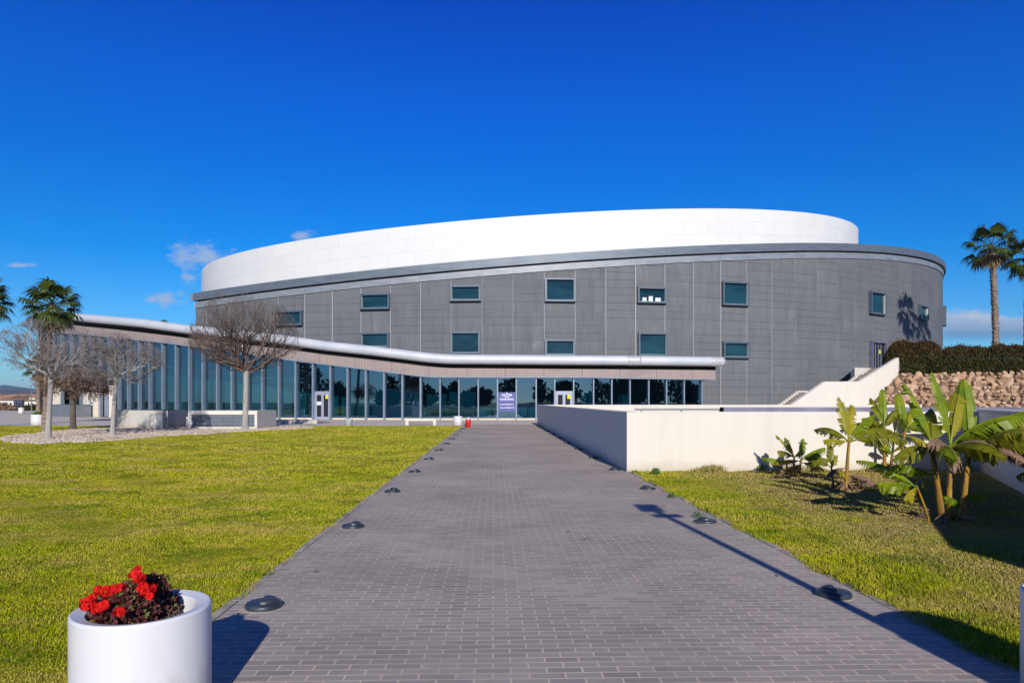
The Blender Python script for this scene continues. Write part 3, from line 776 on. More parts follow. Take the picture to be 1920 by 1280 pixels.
b=MB(); b.ribbon([gl_ray(p,FO-.35)[:2] for p in xs],[EYE+(HY-smooth_tab(FT,p,14))/F*gl_ray(p,FO)[1]-.08 for p in xs],[ttz(p,TO)-trad(p) for p in xs]); K(b,'shadow_gap',M['soffit'])  # recess back coloured dark to deepen the shade under the canopy edge
b=MB(); b.ribbon([gl_ray(p,FO+.03)[:2] for p in xs],[EYE+(HY-smooth_tab(FB,p,14))/F*gl_ray(p,FO)[1]-.03 for p in xs],[EYE+(HY-smooth_tab(FB,p,14))/F*gl_ray(p,FO)[1]+.05 for p in xs]); K(b,'fascia_trim',M['mullion'])
b=MB(); xs2=xs
pa=[gl_ray(p,FO) for p in xs2]; pb=[gl_ray(p,-.3) for p in xs2]; za=[EYE+(HY-smooth_tab(FB,p,14))/F*gl_ray(p,FO)[1]+.002 for p in xs2]
b.add([(q[0],q[1],za[i]) for i,q in enumerate(pa)]+[(q[0],q[1],za[i]) for i,q in enumerate(pb)],[(i,i+len(pa),i+1+len(pa),i+1) for i in range(len(pa)-1)])
q=gl_ray(1342,FO); ex=(-q[3],q[2]); zf=za[-1]
b.add([(q[0],q[1],zf),(q[0]-q[2]*5,q[1]-q[3]*5,zf),(q[0]-q[2]*5,q[1]-q[3]*5,zf+1.4),(q[0],q[1],zf+1.4)],[(0,1,2,3)])
K(b,'fascia_return',M['soffit'])
b=MB(); xs=[72+(1353-72)*k/170 for k in range(171)]
b.tube([(gl_ray(p,TO)[0],gl_ray(p,TO)[1],ttz(p,TO)-trad(p)) for p in xs],[trad(p) for p in xs],24,0,True,True); K(b,'canopy_edge',M['silver'])
for a0,a1 in ((1176,1200),(1331,1355.5)):
    b=MB(); xs=[a0+(a1-a0)*k/6 for k in range(7)]
    b.tube([(gl_ray(p,TO)[0],gl_ray(p,TO)[1],ttz(p,TO)-.41) for p in xs],.424,24,0,True,True); K(b,'metal_band',M['steel'])
b=MB(); xs=PXS
pa=[gl_ray(p,TO) for p in xs]; pb=[gl_ray(p,-12) if p<380 else gl_ray(p,-6) for p in xs]; za=[ttz(p,TO)-.10-(.3 if p>150 else .1) for p in xs]
n=len(pa); b.add([(q[0],q[1],za[i]) for i,q in enumerate(pa)]+[(q[0],q[1],za[i]+.25) for i,q in enumerate(pb)],[(i,i+1,i+1+n,i+n) for i in range(n-1)])
b.add([(q[0],q[1],za[i]-.22) for i,q in enumerate(pa)]+[(q[0],q[1],za[i]-.05) for i,q in enumerate(pb)],[(i,i+n,i+1+n,i+1) for i in range(n-1)])
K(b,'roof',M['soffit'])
b=MB(); xs=[p for p in PXS if p<=420]
b.ribbon([gl_ray(p,-12)[:2] for p in xs],[0]*len(xs),[ttz(p,TO)-.3 for p in xs])
q0=gl_ray(103,0); q1=gl_ray(103,-12); b.ribbon([(q1[0],q1[1]),(q0[0],q0[1])],[0,0],[fbz(103)+1.5]*2)
K(b,'back_wall',M['dark_wall'])
b=MB(); q0=gl_ray(1314,0); q1=gl_ray(1314,-7); b.ribbon([(q0[0],q0[1]),(q1[0],q1[1])],[0,0],[fbz(1314)+.3]*2); K(b,'end_wall',M['dark_wall'])
b=MB(); xs=PXS; pa=[gl_ray(p,-.05) for p in xs]; pb=[gl_ray(p,-9) for p in xs]
b.add([(q[0],q[1],.06) for q in pa]+[(q[0],q[1],.06) for q in pb],[(i,i+1,i+1+n,i+n) for i in range(n-1)]); K(b,'floor',M['floor'])
b=MB(); xs=[p for p in PXS if 230<=p<=1285]; b.ribbon([gl_ray(p,-5.2)[:2] for p in xs],[.06]*len(xs),[ttz(p,TO)-.9 for p in xs]); K(b,'teal_bounce_wall',M['inner'])  # added pale wall, bounces sun back out so the glass reads teal
for a0,a1,h,of in ((693,786,2.75,-2.4),(800,838,2.6,-2.6),(842,893,2.6,-2.2),(1090,1112,3.2,-2.0),(1160,1178,3.2,-2.6)):
    b=MB(); xs=[a0+(a1-a0)*k/6 for k in range(7)]; b.ribbon([gl_ray(p,of)[:2] for p in xs],[.06]*7,[h]*7); K(b,'partition',M['partition'])
# double doors in the glass front
for k in DOORS:
    qa,qb=gl_ray(MUL[k]),gl_ray(MUL[k+1]); q=gl_ray((MUL[k]+MUL[k+1])/2); ex=(-q[3],q[2])
    W=math.dist(qa[:2],qb[:2])-.14
    def pl(b,dx,z,sx,sy,sz,dn=.06): b.box((q[0]+ex[0]*dx+q[2]*dn,q[1]+ex[1]*dx+q[3]*dn,z),(sx,sy,sz),0,ex)
    b=MB(); pl(b,0,DOOR_Z-.04,W,.12,.12); pl(b,-W/2+.05,(DOOR_Z-.1)/2,.1,.12,DOOR_Z-.1); pl(b,W/2-.05,(DOOR_Z-.1)/2,.1,.12,DOOR_Z-.1)
    d=K(b,'door',M['door_frame'])
    lw=(W-.2)/2
    for sg in (-1,1):
        b=MB(); cx=sg*lw/2
        for dx,sx in ((-lw/2+.06,.12),(lw/2-.06,.12)): pl(b,cx+dx,1.18,sx-.006,.07,2.34,.08)
        pl(b,cx,2.25,lw-.24,.07,.2,.08); pl(b,cx,.16,lw-.24,.07,.2,.08)
        lf=K(b,'door_leaf',M['door_frame'],d)
    b=MB(); pl(b,0,1.2,W-.3,.02,2.1,.06); K(b,'pane',M['dark'],d)
    b=MB(); pl(b,.09,1.1,.04,.05,.34,.15); K(b,'handle',M['steel'],d)
    b=MB(); pl(b,W/2-.34,2.0,.24,.012,.36,.10); K(b,'notice',M['yellow'],d)
    b=MB(); pl(b,-lw/2,1.42 if k==21 else .95,.42,.012,.30 if k==21 else .6,.10); K(b,'paper',M['paper'],d)
# solid cream piers, dark recesses and a steel box at the foyer's far left end
for a0,a1,yt in ((98,115,729),(156,187.5,727),(203,213,725)):
    b=MB(); xs=[a0+(a1-a0)*k/5 for k in range(6)]; zt_=[EYE+(HY-yt)/F*gl_ray(p,.3)[1]+.8 for p in xs]
    poly=[gl_ray(p,.3)[:2] for p in xs]+[gl_ray(p,-.6)[:2] for p in xs[::-1]]
    b.prism(poly,0,zt_+zt_[::-1]); K(b,'pier',M['cream_wall'])
b=MB(); xs=[98+(213-98)*k/12 for k in range(13)]; b.ribbon([gl_ray(p,-.7)[:2] for p in xs],[0]*13,[3.6]*13); K(b,'recess_wall',M['dark_wall'])
b=MB(); xs=[98+(213-98)*k/12 for k in range(13)]; b.ribbon([gl_ray(p,.32)[:2] for p in xs],[3.15]*13,[3.75]*13); K(b,'lintel',M['dark_wall'])
b=MB(); q=gl_ray(195,-.3); b.box((q[0],q[1],1.2),(1.5,.1,2.4),0,(-q[3],q[2])); K(b,'side_door',M['door_frame'])
q=gl_ray(133,1.2); ex=(-q[3],q[2])
b=MB(); b.box((q[0],q[1],.62),(5.2,1.4,1.24),0,ex); b.box((q[0],q[1],1.262),(5.3,1.5,.045),0,ex)
tag(b.build('steel_box',M['grey_box']),'low grey steel box enclosure between the cream piers at the foyer end','box')

# sign panel behind the glass, with lettering
q=gl_ray(950.5,.13); ex=(-q[3],q[2]); zs0=EYE+(HY-771.5)/F*q[1]; zs1=EYE+(HY-735)/F*q[1]; SW=33*q[1]/F; SHT=zs1-zs0
sg=thing('information_sign','violet blue sign panel reading CULTURA on the foyer glass','sign',(q[0],q[1],zs0),rz=math.atan2(ex[1],ex[0]))
b=MB(); b.box((0,0,SHT/2),(SW,.03,SHT)); b.build('panel',M['sign'],sg)
b=MB(); b.box((0,-.018,SHT*.635),(SW*.82,.006,SHT*.155)); b.build('banner',M['sign_light'],sg)
def text(s,z,wd,ht,x=0,parent=None,depth=-.026):
    cu=bpy.data.curves.new('lettering','FONT'); cu.body=s; cu.size=1; cu.align_x='CENTER'; cu.resolution_u=2; cu.offset=.022
    o=bpy.data.objects.new('tmp',cu); C.objects.link(o)
    dg=bpy.context.evaluated_depsgraph_get(); me=bpy.data.meshes.new_from_object(o.evaluated_get(dg))
    C.objects.unlink(o); bpy.data.objects.remove(o)
    xs=[v.co.x for v in me.vertices]; ys=[v.co.y for v in me.vertices]; w0=max(xs)-min(xs); h0=.72
    me.transform(Matrix.Translation((x,depth,z))@Matrix.Rotation(R_(90),4,'X')@Matrix.Diagonal((wd/w0,ht/h0,1,1))@Matrix.Translation((-(max(xs)+min(xs))/2,0,0))); me.materials.clear(); me.materials.append(M['lettering'])
    o=bpy.data.objects.new('lettering',me); C.objects.link(o); o.parent=parent; return o
text('CULTURA',SHT*.80,SW*.62,.19,parent=sg)
b=MB(); b.add([(-.05,-.026,SHT*.925),(.05,-.026,SHT*.925),(.075,-.026,SHT*.955),(0,-.026,SHT*.975),(-.075,-.026,SHT*.955)],[(0,1,2,3,4)]); b.build('emblem',M['lettering'],sg)
b=MB(); b.box((0,-.02,SHT*.755),(SW*.27,.006,.04)); b.build('underline',M['lettering'],sg)
text('ENTRADA PRINCIPAL',SHT*.605,SW*.76,.105,parent=sg)
text('SALA SINFÓNICA',SHT*.345,SW*.66,.105,x=SW*.05,parent=sg)
text('SALA DE CÁMARA',SHT*.175,SW*.66,.105,x=-SW*.05,parent=sg)
for xx,zz,dr in ((-SW*.36,SHT*.375,-1),(SW*.36,SHT*.205,1)):
    b=MB(); N=20
    vs=[]; 
    for k in range(N):
        a=2*math.pi*k/N; vs+= [(xx+.062*math.cos(a),-.026,zz+.085*math.sin(a)),(xx+.045*math.cos(a),-.026,zz+.066*math.sin(a))]
    b.add(vs,[(2*k,2*((k+1)%N),2*((k+1)%N)+1,2*k+1) for k in range(N)])
    b.add([(xx+dr*.03,-.026,zz),(xx-dr*.018,-.026,zz+.035),(xx-dr*.018,-.026,zz-.035)],[(0,1,2)])
    b.build('arrow',M['lettering'],sg)

# ------------------------------------------------------------------ white walls on the right
ZT=1.36; TH=.30
Pc=Vector((2.59,15.4)); Pf=Vector((path_pt(2.987,47.6))); Pr=Vector((11.02,15.93))
b=MB()
n1=Vector((PD.y,-PD.x))
q=(Pr-Pc).normalized(); n2=Vector((-q.y,q.x))
inner=Vector((Pc.x+TH*1.0+.0,Pc.y+TH))
poly=[tuple(Pc),tuple(Pr),tuple(Pr+n2*TH),(Pc.x+TH+.012,Pc.y+TH+.02),tuple(Pf+n1*TH),tuple(Pf)]
b.prism(poly,-.05,ZT)
w_=b.build('white_wall',M['white_wall'],None,None,.012)
tag(w_,'low white rendered wall running along the brick path and turning right behind the banana plants','wall')
b=MB()
wa=Vector((8.85,11.8)); wd=WD.normalized(); wn=Vector((wd.y,-wd.x)); p0=wa+wd*((15.85-11.8)/wd.y); p1=wa+wd*((4.2-11.8)/wd.y)
b.prism([tuple(p1),tuple(p1+wn*TH),tuple(p0+wn*TH),tuple(p0)],-.05,ZT-.004)
tag(b.build('boundary_wall',M['white_wall'],None,None,.012),'white wall in shade coming forward at the right edge behind the largest banana clump','wall')
b=MB()
b.prism([tuple(p1-wn*.04),tuple(p1+wn*(TH+.04)),tuple(p0+wn*(TH+.04)),tuple(p0-wn*.04)],ZT+.002,ZT+.06)
b.build('coping',M['concrete']).parent=bpy.data.objects['boundary_wall']
# inner walls of the sunken court seen over the white wall
b=MB(); y2=24.0; x0=(1355-HX)/F*y2; b.box(((x0+26)/2,y2+.15,.68),(26-x0,.3,1.36)); 
cw=tag(b.build('court_wall',M['cream_wall']),'low inner court wall topped by a purple grey metal strip behind the white wall','wall')
b=MB(); b.box(((x0+26)/2,y2+.10,1.17),(26-x0,.5,.44)); b.build('metal_coping',M['purple_metal']).parent=cw
b=MB(); y3=45.0; b.prism([(2.1,y3),(27,y3),(27,y3+.3),(2.1,y3+.3)],-.05,EYE-6.6/F*y3)
tag(b.build('back_wall',M['white_wall'],None,None,.01),'cream top of the farthest low wall in front of the right end of the foyer','wall')
b=MB(); y4=30.0; zz=EYE-15.0/F*y4
b.tube([(at(1190,0,y4).x,y4,zz),(at(1352,0,y4).x,y4,zz)],.04,8)
rl=tag(b.build('handrail',M['lamp_grey']),'thin grey metal handrail just behind the top of the white wall','railing')
for px in (1203,1278,1350):
    b=MB(); x=at(px,0,y4).x; b.box((x,y4,zz/2),(.07,.07,zz)); b.build('post',M['lamp_grey'],rl)

# ------------------------------------------------------------------ stair with white parapet
U=Vector((.857,.514)).normalized(); UN=Vector((-U.y,U.x)); S0=Vector((22.9,56.0))
def sp_(t,o=0.0): v=S0+U*t+UN*o; return (v.x,v.y)
stair=thing('outdoor_staircase','white parapet stair climbing right beside the dark drum to its side door','stairs',(S0.x,S0.y,0))
prof=[(-1.5,.60),(0,1.27),(4.5,3.29),(9.4,3.36),(15.7,5.78),(16.6,5.82)]
b=MB()
for o0,o1 in ((0,.28),):
    vs=[]; 
    for t_,z in prof: vs+= [(*sp_(t_,o0),-.05),(*sp_(t_,o0),z),(*sp_(t_,o1),z),(*sp_(t_,o1),-.05)]
    n=len(prof); fs=[]
    for i in range(n-1):
        for j in range(4): fs.append((4*i+j,4*i+(j+1)%4,4*i+4+(j+1)%4,4*i+4+j)[::-1])
    fs.append((0,1,2,3)); fs.append((4*n-1,4*n-2,4*n-3,4*n-4)); b.add(vs,fs)
H(b,'parapet',M['white_wall'],stair)
def stepz(t_):                                   # tread height along the flight
    return lerp([(p,z-.95) for p,z in prof],t_)
b=MB(); t_=0.0
while t_<16.2:
    z=max(.16*round(stepz(t_+.17)/.16),.16)
    b.prism([sp_(t_,.28),sp_(t_+.34,.28),sp_(t_+.34,2.6),sp_(t_,2.6)],-.05,z); t_+=.34
H(b,'steps',M['kerb'],stair)
b=MB(); t_=0.0
while t_<13.2:
    z=max(.16*round(stepz(t_+.17)/.16),.16)+.02
    b.prism([sp_(t_,2.602),sp_(t_+.34,2.602),sp_(t_+.34,2.85),sp_(t_,2.85)],-.05,z+.1); t_+=.34
H(b,'stringer',M['white_wall'],stair)
# landing to the door
ds=drum_s(1645); dq=drum(ds,0)
b=MB(); zl=stepz(16)-.02
b.prism([sp_(13.2,2.86),sp_(17.5,2.86),(dq[0]+4,dq[1]+2.0),(dq[0]-3,dq[1]+.3)],0,zl); H(b,'landing',M['concrete'],stair)

# ------------------------------------------------------------------ embankment, boulders, hedge
E0=Vector((31.6,61.3)); CD=Vector((.94,-.342)).normalized(); GD=Vector((.342,.94)).normalized()
def em(s,d): v=E0+CD*s+GD*d; return (v.x,v.y)
def emz(d): return .85+.80*max(min(d,4.0),-1) if d<4 else 4.05+.35*min(d-4,3)
b=MB(); dl=[-1.2,0,1,2,3,4,5.5,7,30]; sl=[-3,2,8,14,20,30,60]
idx={}
vs=[]
def em_left(d):                                  # where the bank meets the back of the parapet
    p=E0+GD*d-S0; return -(p.dot(UN)+.05)/CD.dot(UN)
for i,s in enumerate(sl):
    for j,d in enumerate(dl): vs.append((*em(em_left(d) if i==0 and d<8 else max(s,em_left(min(d,8))+.5*i),d),emz(d) if d>-1.1 else -.05))
m=len(dl)
b.add(vs,[(i*m+j,(i+1)*m+j,(i+1)*m+j+1,i*m+j+1) for i in range(len(sl)-1) for j in range(m-1)])
struct(b.build('embankment',M['bank']))
def rock_mesh(seed):
    import bmesh
    bm=bmesh.new(); bmesh.ops.create_icosphere(bm,subdivisions=2,radius=1.0)
    r=random.Random(seed); pl=[(Vector((r.gauss(0,1),r.gauss(0,1),r.gauss(0,1))).normalized(),r.uniform(.38,.74)) for _ in range(9)]
    from mathutils import noise
    for v in bm.verts:
        p=v.co.copy()
        for nn,d in pl:
            k=p.dot(nn)-d
            if k>0: p-=nn*k*.92
        p*=1+.10*noise.noise(p*2.2+Vector((seed*7,0,0)))
        v.co=Vector((p.x*1.15,p.y*.95,p.z*.8))
    me=bpy.data.meshes.new('boulder'); bm.to_mesh(me); bm.free(); me.materials.append(M['rock']); return me
rocks=[rock_mesh(k) for k in range(9)]
rr=random.Random(5); first=True; cnt=0
d=-.5
while d<4.15:
    s=-1.5+rr.uniform(0,.5)
    while s<14.2:
        rad=rr.choice((.22,.26,.31,.36,.42,.52))
        x,y=em(s,d+rr.uniform(-.12,.12)); px=HX+F*x/y
        # keep to the right of the parapet
        v=Vector((x,y))-S0
        if v.dot(UN)<-.25 and px<1932:
            o=bpy.data.objects.new('boulder',rr.choice(rocks)); C.objects.link(o)
            o.location=(x,y,emz(d)+rad*.22); o.scale=(rad,rad,rad); o.rotation_euler=(rr.uniform(-.6,.6),rr.uniform(-.6,.6),rr.uniform(0,6.28))
            tag(o,'rough tan boulder on the rock slope below the dark hedge','boulder','boulders on the rock slope'); cnt+=1
        s+=rad*1.6
    d+=.40
print('boulders',cnt)

def leaf_cloud(name,n,fn,size,mats,parent=None,up=.6,aspect=.3,seed=1,kinds=None):
    """n small leaf quads; fn(rng) -> (x,y,z) arrays"""
    r=np.random.default_rng(seed); P=fn(r,n); n=len(P)
    D=r.normal(0,1,(n,3)); D[:,2]=np.abs(D[:,2])*(1+up)+up*.6; D/=np.linalg.norm(D,axis=1,keepdims=True)
    Q=r.normal(0,1,(n,3)); Sd=np.cross(D,Q); Sd/=np.linalg.norm(Sd,axis=1,keepdims=True)
    L=(size*r.uniform(.6,1.4,n))[:,None]; W=L*aspect
    V=np.zeros((n,4,3),np.float32); V[:,0]=P; V[:,1]=P+D*L*.5+Sd*W*.5; V[:,2]=P+D*L; V[:,3]=P+D*L*.5-Sd*W*.5
    me=bpy.data.meshes.new(name); me.vertices.add(n*4); me.vertices.foreach_set('co',V.reshape(-1))
    me.loops.add(n*4); me.loops.foreach_set('vertex_index',np.arange(n*4,dtype=np.int32))
    me.polygons.add(n); me.polygons.foreach_set('loop_start',np.arange(0,n*4,4,dtype=np.int32))
    if not isinstance(mats,(list,tuple)): mats=[mats]
    for m in mats: me.materials.append(m)
    if len(mats)>1:
        mi=kinds(r,P) if kinds else r.integers(0,len(mats),n)
        me.polygons.foreach_set('material_index',mi.astype(np.int32))
    me.update(calc_edges=True)
    a=me.attributes.new('rnd','FLOAT','POINT'); a.data.foreach_set('value',np.repeat(r.random(n),4).astype(np.float32))
    o=bpy.data.objects.new(name,me); C.objects.link(o); o.parent=parent; return o
def hedge(name,label,s0,s1,d0,d1,zt0,zt1,n,seed):
    h=thing(name,label,'hedge',(*em((s0+s1)/2,(d0+d1)/2),emz(5)))
    inv=h.location
    def fn(r,n):
        s=r.uniform(s0,s1,n); d=r.uniform(d0,d1,n)**1; 
        lump=.10*np.sin(s*1.9+seed)+.07*np.sin(s*4.3+1+seed*2)+.16*np.sin(s*11+d*3)*r.random(n)+np.abs(r.normal(0,.17,n))
        top=zt0+(zt1-zt0)*(s-s0)/(s1-s0)+lump
        e=np.minimum(np.minimum(s-s0,s1-s),.9)/.9; top=4.2+(top-4.2)*np.clip(e,0.04,1)**.3
        bias=np.where(r.random(n)<.55,1-np.abs(r.normal(0,.10,n)),r.random(n)); bias=np.clip(bias,0,1)
        mid=(d0+d1)/2; hw=(d1-d0)/2
        zb=3.7
        z=zb+(top-zb)*bias
        wf_=np.clip(1-.55*np.clip((bias-.7)/.3,0,1)**2,.3,1)
        front=r.random(n)<.6
        dd=np.where(front,mid-hw*wf_*(1-np.abs(r.normal(0,.12,n))),mid+(d-mid)*wf_)
        dd+=.08*np.sin(s*3.1+z*2)
        xy=np.array(E0)[None,:]+s[:,None]*np.array(CD)[None,:]+dd[:,None]*np.array(GD)[None,:]
        return np.concatenate([xy,z[:,None]],1)-np.array(inv)[None,:]
    zt=max(zt0,zt1)
    leaf_cloud('foliage',n,fn,.26,[M['hedge'],M['hedge_tip']],h,.8,.28,seed,lambda r,P:(r.random(len(P))<np.clip((P[:,2]-.9)*.5,.03,.65)).astype(int))
    b=MB()
    for k in range(int((s1-s0)*1.5)):
        s=s0+.4+k/1.5
        if s<s1: x,y=em(s,(d0+d1)/2); b.tube([(x-inv.x,y-inv.y,-1),(x-inv.x+.1,y-inv.y,1.0)],[.05,.03],5)
    b.build('stems',M['bark_dark'],h)
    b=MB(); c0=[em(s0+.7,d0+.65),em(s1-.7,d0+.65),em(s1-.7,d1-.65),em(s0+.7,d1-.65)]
    b.prism([(x-inv.x,y-inv.y) for x,y in c0],3.6-inv.z,min(zt0,zt1)-.75-inv.z); b.build('dark_core_box',M['hedge_core'],h)  # solid dark box added to stop sky showing through the leaves
    return h
hedge('hedge','taller rounded dark reddish hedge at the left, against the white stair parapet',2.4,7.2,4.1,6.4,6.75,6.75,26000,1)
hedge('hedge','lower level dark green hedge in front of the tall palm trunk',6.6,19.5,4.0,6.2,6.15,6.1,52000,4)

# ------------------------------------------------------------------ palms
def palm(name,label,base,h,tr,cr,seed,nf=34,up=.0,lean=(0,0),group='palm trees',fan=.46,pet=.55):
    r=random.Random(seed); p=thing(name,label,'palm tree',base,group)
    b=MB(); N=26; pts=[];rad=[]
    for k in range(N*3+1):
        f=k/(N*3); pts.append((lean[0]*f*f,lean[1]*f*f,h*f)); rad.append(tr*(1.25-.35*min(f*4,1))*(1-.12*f)*(1+.10*((k%3)-1))*r.uniform(.94,1.06))
    b.tube(pts,rad,14,0,False); 
    # old leaf-base stubs
    for k in range(int(h*34)):
        f=r.uniform(.03,1); a=r.uniform(0,6.28); z=h*f; rr_=tr*(1.25-.35*min(f*4,1))*.98
        x,y=lean[0]*f*f+math.cos(a)*rr_,lean[1]*f*f+math.sin(a)*rr_; dx,dy=math.cos(a),math.sin(a); s=.10*tr/.35
        b.add([(x-dy*s,y+dx*s,z-.05),(x+dy*s,y-dx*s,z-.05),(x+dx*s*.9,y+dy*s*.9,z+.14)],[(0,1,2)])
    b.build('trunk',M['palm_trunk'],p)
    top=Vector((lean[0],lean[1],h))
    def frond(b,az,el,L,fan,droop,mi):
        d=Vector((math.cos(az)*math.cos(el),math.sin(az)*math.cos(el),math.sin(el)))
        side=Vector((-math.sin(az),math.cos(az),0)); upv=side.cross(d)*-1
        pt=[]; q=top.copy()+Vector((0,0,-.05)); dd=d.copy()
        for k in range(6):
            pt.append(q.copy()); q=q+dd*L/5; dd=(dd+Vector((0,0,-droop*.10))).normalized()
        b.tube(pt,[.035,.03,.026,.022,.018,.012],4,mi)
        hub=pt[-1]; dd=(pt[-1]-pt[-2]).normalized(); side=dd.cross(Vector((0,0,1)))
        if side.length<.05: side=Vector((1,0,0))
        side.normalize(); nrm=side.cross(dd)
        ns=24
        for k in range(ns):
            a=(k/(ns-1)-.5)*R_(225)+r.uniform(-.05,.05)
            sd=dd*math.cos(a)+side*math.sin(a)+nrm*(.12*math.cos(a*2))
            ln=fan*(.72+.28*math.cos(a*.6))*r.uniform(.85,1.1)
            w=fan*.095
            perp=sd.cross(nrm).normalized()
            m1=hub+sd*ln*.55+Vector((0,0,-.05*ln)); s2=(sd+Vector((0,0,-.75-droop*.5))).normalized(); tip=m1+s2*ln*.62*r.uniform(.8,1.15)
            b.add([hub-perp*w*.25,hub+perp*w*.25,m1+perp*w*.6,m1-perp*w*.6,tip],[(0,1,2,3),(3,2,4)],mi)
    b=MB()
    for k in range(nf):
        f=(k+.5)/nf; az=k*2.39996+r.uniform(-.25,.25)
        el=R_(84-118*f+up)+r.uniform(-.10,.10); L=cr*pet*r.uniform(.85,1.15)
        frond(b,az,el,L,cr*fan*r.uniform(.85,1.1),.3+.8*f,0)
    b.build('crown',M['palm_leaf'],p)
    b=MB()
    for k in range(max(5,nf//4)):
        az=r.uniform(0,6.28); frond(b,az,R_(-48+r.uniform(-22,12)),cr*.42,cr*.42,1.6,0)
    b.build('dry_fronds',M['palm_dry'],p)
    return p
zb=5.0
ds_=drum(drum_s(1703)); ZP=ds_[1]*(.5805+.1132)/(.7047+.1132); print('palm depth',ZP)
palm('palm_tree','tall fan palm with slim grey trunk standing behind the hedge on the right',(.7090*ZP,ZP,zb),at(0,460,ZP).z-zb,.33,3.0,3,20,-4,(-.5,0))
palm('palm_tree','fan palm mostly out of the frame whose fronds show at the far right edge',(.7090*ZP+3.9,ZP+1,zb),at(0,478,ZP).z-zb,.33,3.0,9,24,-6,(.1,0))
bp=gnd(86,806); palm('palm_tree','stocky fan palm with bushy crown behind the leftmost pale bare tree',(bp.x,bp.y,0),at(0,572,bp.y).z,.17,1.8,5,30,-8,((97-86)/F*bp.y,0))
bq=gnd(-42,800); palm('palm_tree','fan palm cut by the left edge with only drooping fronds in view',(bq.x,bq.y,0),at(0,560,bq.y).z,.3,1.95,8,28,-4,(.3,0))
D=72.0; palm('palm_tree','small slender palm with brown trunk in front of the distant white houses',(at(72,0,D).x,D,0),at(0,690,D).z,.22,1.7,12,22,10,(0,0))
D=150.0; palm('palm_tree','distant dark palm top just showing above the foyer roof',(at(308,0,D).x,D,0),at(0,608,D).z,.4,1.3,14,20,0,(0,0))

# ------------------------------------------------------------------ bare trees
def bare_tree(name,label,base,fork,crown_r,crown_h,tr,seed,mats,up=.35,spread=.9,n_limb=7,dead=0,lean=(0,0),dens=1.0,group='bare trees by the foyer',flat=.0,flare=1.35):
    r=random.Random(seed); p=thing(name,label,'tree',base,group)
    bt=MB(); bl=MB(); bw=MB()
    top=Vector((lean[0],lean[1],fork))
    bt.tube([(0,0,-.05),(lean[0]*.02,0,.10),(lean[0]*.1,lean[1]*.1,.45),(lean[0]*.45,lean[1]*.45,fork*.5),(lean[0]*.85,lean[1]*.85,fork*.88),tuple(top+Vector((0,0,.1)))],[tr*flare,tr*(1+flare)*.52,tr*1.03,tr*.92,tr*.9,tr*1.0],12)
    tips=[]
    cc=top+Vector((0,0,crown_h*.40))
    def inside(q):
        v=q-cc; return (v.x**2+v.y**2)/crown_r**2+(v.z/(crown_h*.58))**2
    def grow(q,d,L,rad,lv):
        n=4 if lv<2 else 3
        pts=[q.copy()]; dd=d.copy()
        for k in range(n):
            dd=(dd+Vector((r.gauss(0,.16),r.gauss(0,.16),r.gauss(0,.11)+up*(.06 if lv<2 else .20)))).normalized()
            pts.append(pts[-1]+dd*L/n)
            if inside(pts[-1])>1.12: break
        k=len(pts); rads=[rad*(1-.55*i/(k-1)) for i in range(k)]
        (bl if lv<2 else bw).tube(pts,rads,6 if lv==0 else (5 if lv==1 else 3))
        if lv>=4: 
            tips.append(pts[-1]); return
        nc=[7,6,5,4][lv]
        nc=max(2,int(round(nc*dens)))
        for j in range(nc):
            f=(.22+.78*(j+r.random())/nc); i=min(int(f*(k-1)),k-2); g=f*(k-1)-i
            qq=pts[i].lerp(pts[i+1],min(max(g,0),1)); base_d=(pts[i+1]-pts[i]).normalized()
            rv=Vector((r.gauss(0,1),r.gauss(0,1),r.gauss(0,.75)))
            rv=(rv-base_d*rv.dot(base_d))
            if rv.length<1e-3: continue
            rv.normalize(); nd=(base_d*r.uniform(.55,1.0)+rv*spread*r.uniform(.5,1.0)+Vector((0,0,up*.35))).normalized()
            if inside(qq+nd*L*.3)>1.1: nd=(nd+(cc-qq).normalized()*.6).normalized()
            grow(qq,nd,L*r.uniform(.5,.72),max(rads[i]*.56,.0068),lv+1)
    for k in range(n_limb):
        az=k*6.283/n_limb+r.uniform(-.3,.3); el=R_(r.uniform(2,75)) if not flat else R_(r.uniform(5,60))
        d=Vector((math.cos(az)*math.cos(el),math.sin(az)*math.cos(el),math.sin(el)))
        reach=crown_r*math.cos(el)+crown_h*.75*math.sin(el)
        grow(top+Vector((0,0,r.uniform(-.15,.12))),d,reach*r.uniform(.52,.8),max(tr*r.uniform(.42,.58),.055),0)
    bt.build('trunk',mats[0],p); bl.build('limbs',mats[1],p); bw.build('twigs',mats[2],p)
    if dead:
        tp=np.array([tuple(q) for q in tips]); 
        def fn(rg,n):
            q=tp[rg.integers(0,len(tp),n)]+rg.normal(0,.10,(n,3)); return q[q[:,2]<fork+crown_h*.55]
        leaf_cloud('dead_leaves',dead,fn,.13,M['dead_leaf'],p,-1.6,.35,seed)
    return p
q=gnd(460,805); bare_tree('bare_tree','tallest bare tree with pale trunk and dense upright twigs before the louvred box',(q.x,q.y,0),(805-698)/F*q.y,2.8,4.5,.165,21,(M['bark_pale'],M['twig'],M['twig']),.5,1.0,11,lean=(.05,0),dens=.80)
q=gnd(90,822); bare_tree('bare_tree','leftmost bare tree with pale grey branches and leaning white trunk',(q.x,q.y,0),(822-706)/F*q.y,2.05,2.4,.108,33,(M['bark_pale'],M['bark_pale'],M['twig_pale']),.22,.95,7,lean=((96-90)/F*q.y,0),flat=1,dens=.82)
q=gnd(211,817); bare_tree('bare_tree','bare tree with flared pale trunk in front of the white concrete block',(q.x,q.y,0),(817-707)/F*q.y,1.85,2.1,.10,47,(M['bark_pale'],M['bark_pale'],M['twig_pale']),.18,1.0,7,lean=((218-211)/F*q.y,0),flat=1,flare=1.9,dens=.80)
